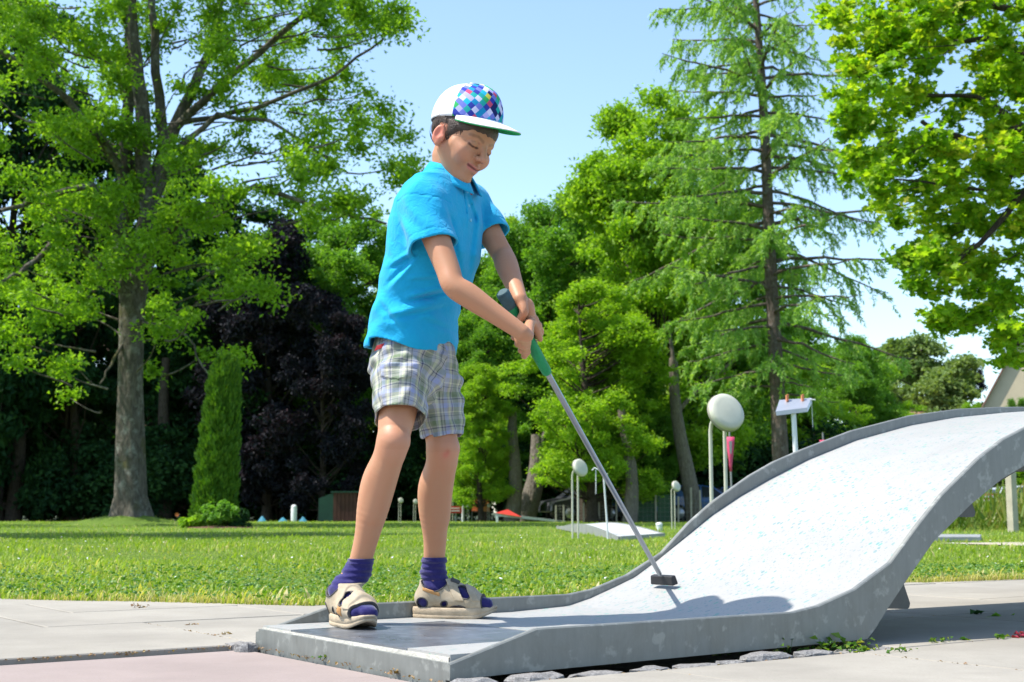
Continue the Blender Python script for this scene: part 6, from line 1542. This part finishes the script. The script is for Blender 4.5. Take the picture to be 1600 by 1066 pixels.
    lay = [(-.0268, .93), (-.0255, .97), (-.018, 1.0), (-.0165, .975), (-.0145, .975), (-.0135, 1.0), (-.004, 1.01), (.002, 1.0), (.004, .97), (.0035, .80)]
    V = []
    for z, g in lay:
        for a, bb in outl:
            zz = z + (.011*max(0, (a-.155)/.05)**2*(1 if z < -.02 else .8) if z < -.01 else .005*max(0, (a-.17)/.05)**2); zz += (.0035*math.exp(-((a-.105)/.02)**2) if z < -.02 else 0); V.append(ft.p(.106 + (a-.106)*(1 + (g-1)*.35), bb*g, zz + (.0 if z > -.02 else 0)))
    n = 40; F_ = [(j*n+i, j*n+(i+1) % n, (j+1)*n+(i+1) % n, (j+1)*n+i) for j in range(len(lay)-1) for i in range(n)]
    m = MB(); m.add(V, F_, True); m.add([V[i] for i in range(n)], [tuple(reversed(range(n)))]); m.add(V[-n:], [tuple(range(n))]); child('sole', m, M_SOLE, root)
    return root, base_f, (a_, b_, z_)
def sock_top(px, py, Y): return at(px, py, Y)[2]
sanR = make_foot(FOOT_R, AN_R, sock_top(560, 873, 3.57), KN_R - AN_R)
sanL = make_foot(FOOT_L, AN_L, sock_top(678, 871, 3.78), KN_L - AN_L)
def patch(san, ft, a0, a1, z0, z1, mat, side, name='patch', proud=.0075, th=.002):
    root, bf, _ = san; s2 = SDF(bf.lo, bf.lo + bf.h*(bf.n-1), bf.h); sl, X, Y, Z = s2.sub(s2.lo, s2.lo + s2.h * s2.n)
    a_ = (X-ft.o[0])*ft.d[0] + (Y-ft.o[1])*ft.d[1]; b_ = (X-ft.o[0])*ft.b[0] + (Y-ft.o[1])*ft.b[1]; z_ = Z - ft.o[2] + (a_ - a0)*.32
    d0 = bf.a; q = np.maximum(np.maximum(np.maximum(d0 - proud, -(d0 - .003)), np.maximum(a0 - a_, a_ - a1)), np.maximum(z0 - z_, z_ - z1)); q = np.maximum(q, -side*b_ + .004)
    s2.a = q.astype(np.float32); P, F = s2.mesh()
    if len(F): child(name, np_mesh(name, P, F, mat), parent=root)
patch(sanL, FOOT_L, .022, .072, .050, .060, M_TAN, 1); patch(sanR, FOOT_R, .130, .158, .012, .034, M_TAN, -1)
patch(sanL, FOOT_L, .098, .122, .075, .092, M_LINE, 1, 'buckle', .011)

# ------------------------------------------------------------------ hair
HLA, HLU = [0, .35, .62, .80, 1.0, 1.16, 1.36, 1.50, 1.85, 2.2, 2.6, 3.15], [.030, .030, .025, .014, .002, -.022, -.018, .020, .016, -.018, -.036, -.040]
HAIRC = plain('hair_brown', (0.055, 0.032, 0.020), 0.45, 0, 0.4, 60, 0.3, 0.5)
CFp, CLp, CUp = frame(36, 11, 3); CCp = at(729.5, 190, 3.565)
hr = SDF(HC - .17, HC + .17, .0024)
sl, X, Y, Z = hr.sub(hr.lo, hr.lo + hr.h * hr.n)
q = [((X-HC[0])*HM[i][0] + (Y-HC[1])*HM[i][1] + (Z-HC[2])*HM[i][2]) / HS for i in range(3)]
f_, l_, u_ = q
fake = HC * 0
E1 = ell_fn((-.004, 0, .030), (.0940, .0765, .0865))(f_, l_, u_)
E1 = smin(E1, ell_fn((.050, 0, .032), (.0435, .0585, .047))(f_, l_, u_), .02)
# hair line: forehead, temple, side burn, over the ear, nape
ang = np.arctan2(np.abs(l_), f_)           # 0 front .. pi back
line = np.interp(ang, HLA, HLU)
line = line + .0015*np.sin(l_*210 + f_*60) + .0012*np.sin(l_*390 + 1)
strand = .0010*np.sin((np.arctan2(l_, f_))*80 + u_*30 + 1.2*np.sin(u_*70)) + .0006*np.sin(np.arctan2(l_, f_)*210 - u_*60)
capu = (X-CCp[0])*CUp[0] + (Y-CCp[1])*CUp[1] + (Z-CCp[2])*CUp[2]; hd = np.maximum(np.maximum(E1 + strand, line - u_), (capu - .004)/HS); taper = np.clip((u_ - line) / .02, 0, 1); hd = np.maximum(hd, E1 + (1 - taper)*.0035 - .0)
hr.a = (np.broadcast_to(hd, hr.a.shape) * HS).astype(np.float32)
P, F = hr.mesh(); hair = child('hair', np_mesh('hair', P, F, HAIRC))
# loose strands at the hair line
r = np.random.default_rng(4); V = []; F_ = []
for i in range(520):
    a = r.uniform(-3.1, 3.1); aa = abs(a)
    lu = float(np.interp(aa, HLA, HLU)) + r.uniform(.002, .02)
    # start on the scalp ellipsoid
    def sp_(ang_, u):
        kz = math.sqrt(max(.02, 1 - ((u - .030)/.086)**2)); fx, lx = math.cos(ang_), math.sin(ang_); rr = kz / math.sqrt((fx/.097)**2 + (lx/.077)**2)
        f0 = -.010*kz + rr*fx
        if abs(ang_) < .9: f0 += .001
        return f0, rr*lx
    L = r.uniform(.008, .020); da = r.uniform(-.12, .12) ; w = .0008
    p0 = sp_(a, lu + .004); p1 = sp_(a + da*.5, lu - L*.5); p2 = sp_(a + da, lu - L)
    base_i = len(V)
    for (pp, uu_, ww, out) in ((p0, lu + .004, w, .0015), (p1, lu - L*.5, w*.8, .0030), (p2, lu - L, w*.2, .0022)):
        ct = np.array([pp[0] + math.cos(a)*out, pp[1] + math.sin(a)*out]); tn = np.array([-math.sin(a), math.cos(a)])
        V.append(hp(*(ct - tn*ww), uu_)); V.append(hp(*(ct + tn*ww), uu_))
    F_ += [(base_i, base_i+1, base_i+3, base_i+2), (base_i+2, base_i+3, base_i+5, base_i+4)]
so = child('strands', np_mesh('strands', V, F_, HAIRC), parent=hair); so['kind'] = 'stuff'

# ------------------------------------------------------------------ cap
CF, CL, CU = frame(36, 11, 3)
CC = CCp
def cp(f, l, u): return CC + CF*f + CL*l + CU*u
V = []; UVc = []; nA, nR = 72, 22
for j in range(nR + 1):
    q = j / nR; phi = q * math.pi/2
    for i in range(nA):
        a = 2*math.pi*i/nA; ca, sa = math.cos(a), math.sin(a)
        rf, rl = (.104 if ca > 0 else .106), .087
        sx = math.cos(phi) ** .78; front = max(0, ca)
        h = .100 * math.sin(phi) ** 1.0 * (1 + .10*front*math.sin(2*phi))
        pinch = 1 + .0 * 0
        seam = 1 - .010*math.exp(-((math.sin(3*a)) / .05)**2) * math.sin(phi*1.0)**.5 * (0.6)
        lift = .014*front**2*0 - .010*max(0, -ca)**2*(1-q)
        V.append(cp((rf*ca + .006*front*math.sin(2*phi))*sx*seam, rl*sa*sx*seam, h + lift))
        UVc.append((a if a <= math.pi else a - 2*math.pi, phi, 0))
F_ = [(j*nA+i, j*nA+(i+1) % nA, (j+1)*nA+(i+1) % nA, (j+1)*nA+i) for j in range(nR) for i in range(nA)]
loc0 = np.array([[ (np.array(p)-CC) @ CF, (np.array(p)-CC) @ CL, (np.array(p)-CC) @ CU] for p in V])
loc = np.stack([loc0[:, 0], np.array([u[0] for u in UVc]) * .088 * np.cos(np.array([u[1] for u in UVc]) * .75), np.array([u[1] for u in UVc]) * .092], 1)
k = N('cap_cloth'); v = k.attr('caploc', 'Vector'); sp = k.node('ShaderNodeSeparateXYZ'); k.l.new(v, sp.inputs[0])
rm = k.mapping(v, (1, 1, 1), (R(45), 0, 0)); sn = k.node('ShaderNodeVectorMath', operation='SNAP'); 
k.l.new(rm, sn.inputs[0]); sn.inputs[1].default_value = (1.0, .0138, .0138)
wn = k.node('ShaderNodeTexWhiteNoise', noise_dimensions='3D'); k.l.new(sn.outputs[0], wn.inputs[0])
pal = k.ramp(wn.outputs['Value'], [(0, (.03,.05,.35)), (.13, (.16,.20,.62)), (.27, (.42,.42,.80)), (.38, (.01,.25,.50)), (.50, (.02,.45,.72)), (.62, (.62,.62,.85)), (.72, (.01,.02,.12)), (.80, (.02,.38,.36)), (.88, (.04,.42,.12)), (.945, (.62,.58,.08)), (.975, (.55,.08,.16))], 'CONSTANT')
frontm = k.math('GREATER_THAN', sp.outputs[0], k.math('MULTIPLY_ADD', k.math('ABSOLUTE', sp.outputs[1]), 0.06, 0.010))
c = k.coord(); wcl = k.ramp(k.noise(c, 20, 4), [(0.3, (0.74, 0.74, 0.76)), (0.7, (0.82, 0.82, 0.83))])
M_CAP = k.done(k.bsdf(k.mix(frontm, wcl, pal), 0.85, 0, k.bump(k.noise(c, 700, 2), 0.15, 0.001, k.bump(k.noise(c, 30, 3), 0.25, 0.005)), 0.2))
M_CAPW = plain('cap_white', (0.80, 0.80, 0.81), 0.85, 0, 0.04, 30, 0.1); M_GREEN = plain('brim_green', (0.01, 0.45, 0.12), 0.8, 0, 0.08, 30)
cap = child('cap', np_mesh('cap', V, F_, M_CAP, {'caploc': ('FLOAT_VECTOR', loc)})); md = cap.modifiers.new('thick', 'SOLIDIFY'); md.thickness = .002; md.offset = -1
m = MB(); m.lathe([(0, .0055), (.004, .005), (.0065, .002), (.007, -.001)], cp(0, 0, .1005), Matrix([list(CF), list(CL), list(CU)]).transposed(), 12); child('button', m, M_CAPW, cap)
def brim(off, mat, name, th):
    V = []; n, mm = 30, 10
    for i in range(n + 1):
        a = -1.28 + 2.56*i/n; ca, sa = math.cos(a), math.sin(a)
        for j in range(mm + 1):
            q = j / mm; ext = .076*max(0.0, math.cos(a*1.21))**.75
            f = .103*ca + ext*q*(.55 + .45*ca)*1.0; l = .086*sa*(1 + .08*q)
            u = .001 - .36*ext*q - (l**2)*q*1.2 + .5*(.0)*q
            V.append(cp(f, l, u + off))
    k1 = mm + 1; F_ = [(i*k1+j, (i+1)*k1+j, (i+1)*k1+j+1, i*k1+j+1) for i in range(n) for j in range(mm)]
    o = child(name, np_mesh(name, V, F_, mat), parent=cap); s_ = o.modifiers.new('thick', 'SOLIDIFY'); s_.thickness = th; s_.offset = 0
brim(.0012, M_CAPW, 'brim', .0022); brim(-.0014, M_GREEN, 'brim_underside', .0016)

# ------------------------------------------------------------------ putter (held, a thing of its own)
PUT = empty('putter', G0); tag(PUT, 'minigolf putter with green grip and steel shaft held in both hands', 'golf club')
M_GRIP = plain('grip_green', (0.008, 0.24, 0.085), 0.6, 0, 0.15, 60, 0.2); M_GRIPT = plain('grip_cap', (0.035, 0.085, 0.10), 0.6, 0, 0.2, 60, 0.2)
M_SHAFT = plain('shaft_chrome', (0.30, 0.32, 0.35), 0.30, 0.85, 0.06, 20); M_RUB = plain('rubber_black', (0.02, 0.02, 0.022), 0.55, 0, 0.2, 30)
LT = float(np.linalg.norm(GHEAD - G0))
m = MB(); m.tube([gp(-.002), gp(.002), gp(.045), gp(.050)], [.0150, .0185, .0170, .0160], 18); m.build('grip_cap', M_GRIPT, PUT)
m = MB(); m.tube([gp(.050), gp(.15), gp(.27), gp(.278)], [.0165, .0158, .0140, .0115], 18); m.build('grip', M_GRIP, PUT)
m = MB(); m.tube([gp(.27), gp(.5), gp(LT - .03)], [.0085, .0080, .0070], 14); m.build('shaft', M_SHAFT, PUT)
m = MB(); hd_ = nrm(np.array([LU[0], LU[1], 0.25])); hw = LV; hu = nrm(np.cross(hd_, hw))
Mx = Matrix([list(hw), list(hd_), list(hu)]).transposed()
bm_pts = [(-.05, -.012, -.014), (.05, -.012, -.014), (.05, .012, -.014), (-.05, .012, -.014), (-.047, -.009, .014), (.047, -.009, .014), (.047, .009, .014), (-.047, .009, .014)]
cen = GHEAD + np.array([0, 0, .004]); m.add([cen + np.array(Mx @ Vector(p)) for p in bm_pts], [(0,3,2,1),(4,5,6,7),(0,1,5,4),(1,2,6,5),(2,3,7,6),(3,0,4,7)])
o = m.build('club_head', M_RUB, PUT); bv = o.modifiers.new('round', 'BEVEL'); bv.width = .004; bv.segments = 3
# ------------------------------------------------------------------ small plants and litter near the lane
WEEDL = leaf_mat('weedling_leaf', [(.04,.12,.015), (.07,.17,.02), (.14,.24,.03), (.26,.27,.04)], .4, .4); DRY = leaf_mat('dry_leaf', [(.16,.09,.05), (.28,.17,.09), (.36,.26,.12)], .2); REDL = leaf_mat('red_petal', [(.28,.03,.06), (.40,.06,.10)], .3)
def weedling(px_, py_, n, size, spread, label, mat=WEEDL, hgt=.03, cat='weed', group=None, seed=1, Y=None, name='weed'):
    b = on_ground(px_, py_, -.004); r = np.random.default_rng(seed); P, D = [], []
    root = empty(name, b); m = MB()
    for i in range(n):
        q = r.normal(0, 1, 2) * spread; z = abs(r.normal(.5, .35)) * hgt; c = b + LU * q[0] + LV * q[1] * .35 + np.array([0, 0, z]); P.append(c); D.append([r.normal(), r.normal(), r.uniform(-.1, .6)])
        if i % 3 == 0: m.tube([b + LU * q[0] * .7 + LV*q[1]*.2, c], [.0012, .0007], 4, cap=False)
    P = np.array(P); D = np.array(D); D /= np.linalg.norm(D, axis=1, keepdims=True); me = leaf_mesh('leaves', P, size * r.uniform(.6, 1.4, n), r.random(n), mat, 'quad', up=.8, asp=.62, seed=seed, dirs=D)
    keep_world(link('leaves', me), root); m.build('stem', mat, root); tag(root, label, cat, group)
items = [(722, 1057, 10, .022, .014, 'tiny dark green weed at the near front corner of the steel frame'), (790, 1050, 12, .02, .016, 'weed between the first two granite setts by the frame'), (965, 1036, 14, .024, .02, 'glossy green weed left of the middle setts'), (985, 1031, 12, .022, .015, 'small round-leaved weed in the gap under the steel side'),
         (1130, 1024, 16, .016, .03, 'low yellow-green weed near the far setts'), (1225, 1021, 22, .02, .035, 'bright weed tuft where the setts end'), (1290, 1016, 46, .024, .05, 'largest leafy weed by the bend of the steel frame'), (1330, 1017, 26, .02, .035, 'second leafy weed right of the largest one'), (1352, 1020, 16, .018, .03, 'low creeping weed right of the frame bend'),
         (1400, 1022, 14, .015, .03, 'sparse creeping weed on the slab joint'), (1468, 1006, 18, .018, .03, 'yellow-green weed in the shaded slab joint'), (1508, 1003, 8, .018, .012, 'two pale leaves on the joint at the shade edge'), (1566, 1001, 12, .02, .02, 'dark green leaf pair by the red petals')]
for i, (x, y, n, s_, sp_, lab) in enumerate(items): weedling(x, y, n, s_, sp_, lab, seed=60 + i, hgt=.028 if n > 20 else .015, group='weeds in the joints by the lane')
weedling(1590, 998, 10, .024, .014, 'crimson fallen petals on the slab joint at the right edge', REDL, .018, 'petals', seed=90, name='fallen_petals')
weedling(1528, 962, 8, .034, .03, 'dark withered leaves lying in the shade under the ramp', LM_DARK, .014, 'leaves', seed=91, name='fallen_leaves')
weedling(1556, 965, 7, .036, .025, 'green fallen leaf cluster in the shade right under the ramp', LM_GREEN, .014, 'leaves', seed=92, name='fallen_leaves')
weedling(501, 1031, 12, .013, .016, 'small green tuft at the foot of the front steel frame', seed=93, hgt=.012)
weedling(217, 952, 14, .016, .02, 'tuft of straw coloured grass on the slab near the lawn', DRY, .02, 'grass tuft', seed=94, name='grass_tuft')
weedling(297, 978, 10, .012, .016, 'crumbs of soil and moss on the slab joint left of the lane', DRY, .006, 'litter', seed=95, name='moss_litter')
weedling(350, 993, 12, .012, .016, 'bit of moss in the joint just before the lane corner', DRY, .006, 'litter', seed=96, name='moss_litter')
weedling(622, 1052, 10, .012, .012, 'dry crumbs at the foot of the front frame near its right end', DRY, .008, 'litter', seed=97, name='dry_litter')
weedling(395, 1012, 8, .012, .012, 'dry crumbs at the left front corner of the lane', DRY, .008, 'litter', seed=98, name='dry_litter')
# joint filling: dry moss and soil crumbs along the slab joints
r = np.random.default_rng(33); C = []
for (s0, t0, s1, t1, n) in ((-.02, .955, -1.6, .955, 260), (.03, .96, .03, 1.79, 120), (0, -.105, 4.5, -.105, 500), (.47, -.1, .47, -.72, 60), (1.115, -.1, 1.115, -.9, 120), (1.3, .513, 4, .513, 120), (-.01, 0, -.01, .95, 70), (1.77, -.1, 1.77, -1, 60)):
    t = r.random(n); C.append(np.stack([lane(s0 + (s1-s0)*q, t0 + (t1-t0)*q, -.004) for q in t]) + r.normal(0, .0035, (n, 3)) * [1, 1, .5])
C = np.concatenate(C); tag(link('joint_crumbs', leaf_mesh('joint_crumbs', C, r.uniform(.004, .011, len(C)), r.random(len(C)), DRY, 'quad', up=1.0, asp=.8, seed=34)), 'dry moss and crumbs lying along the joints of the slabs', 'litter', kind='stuff')
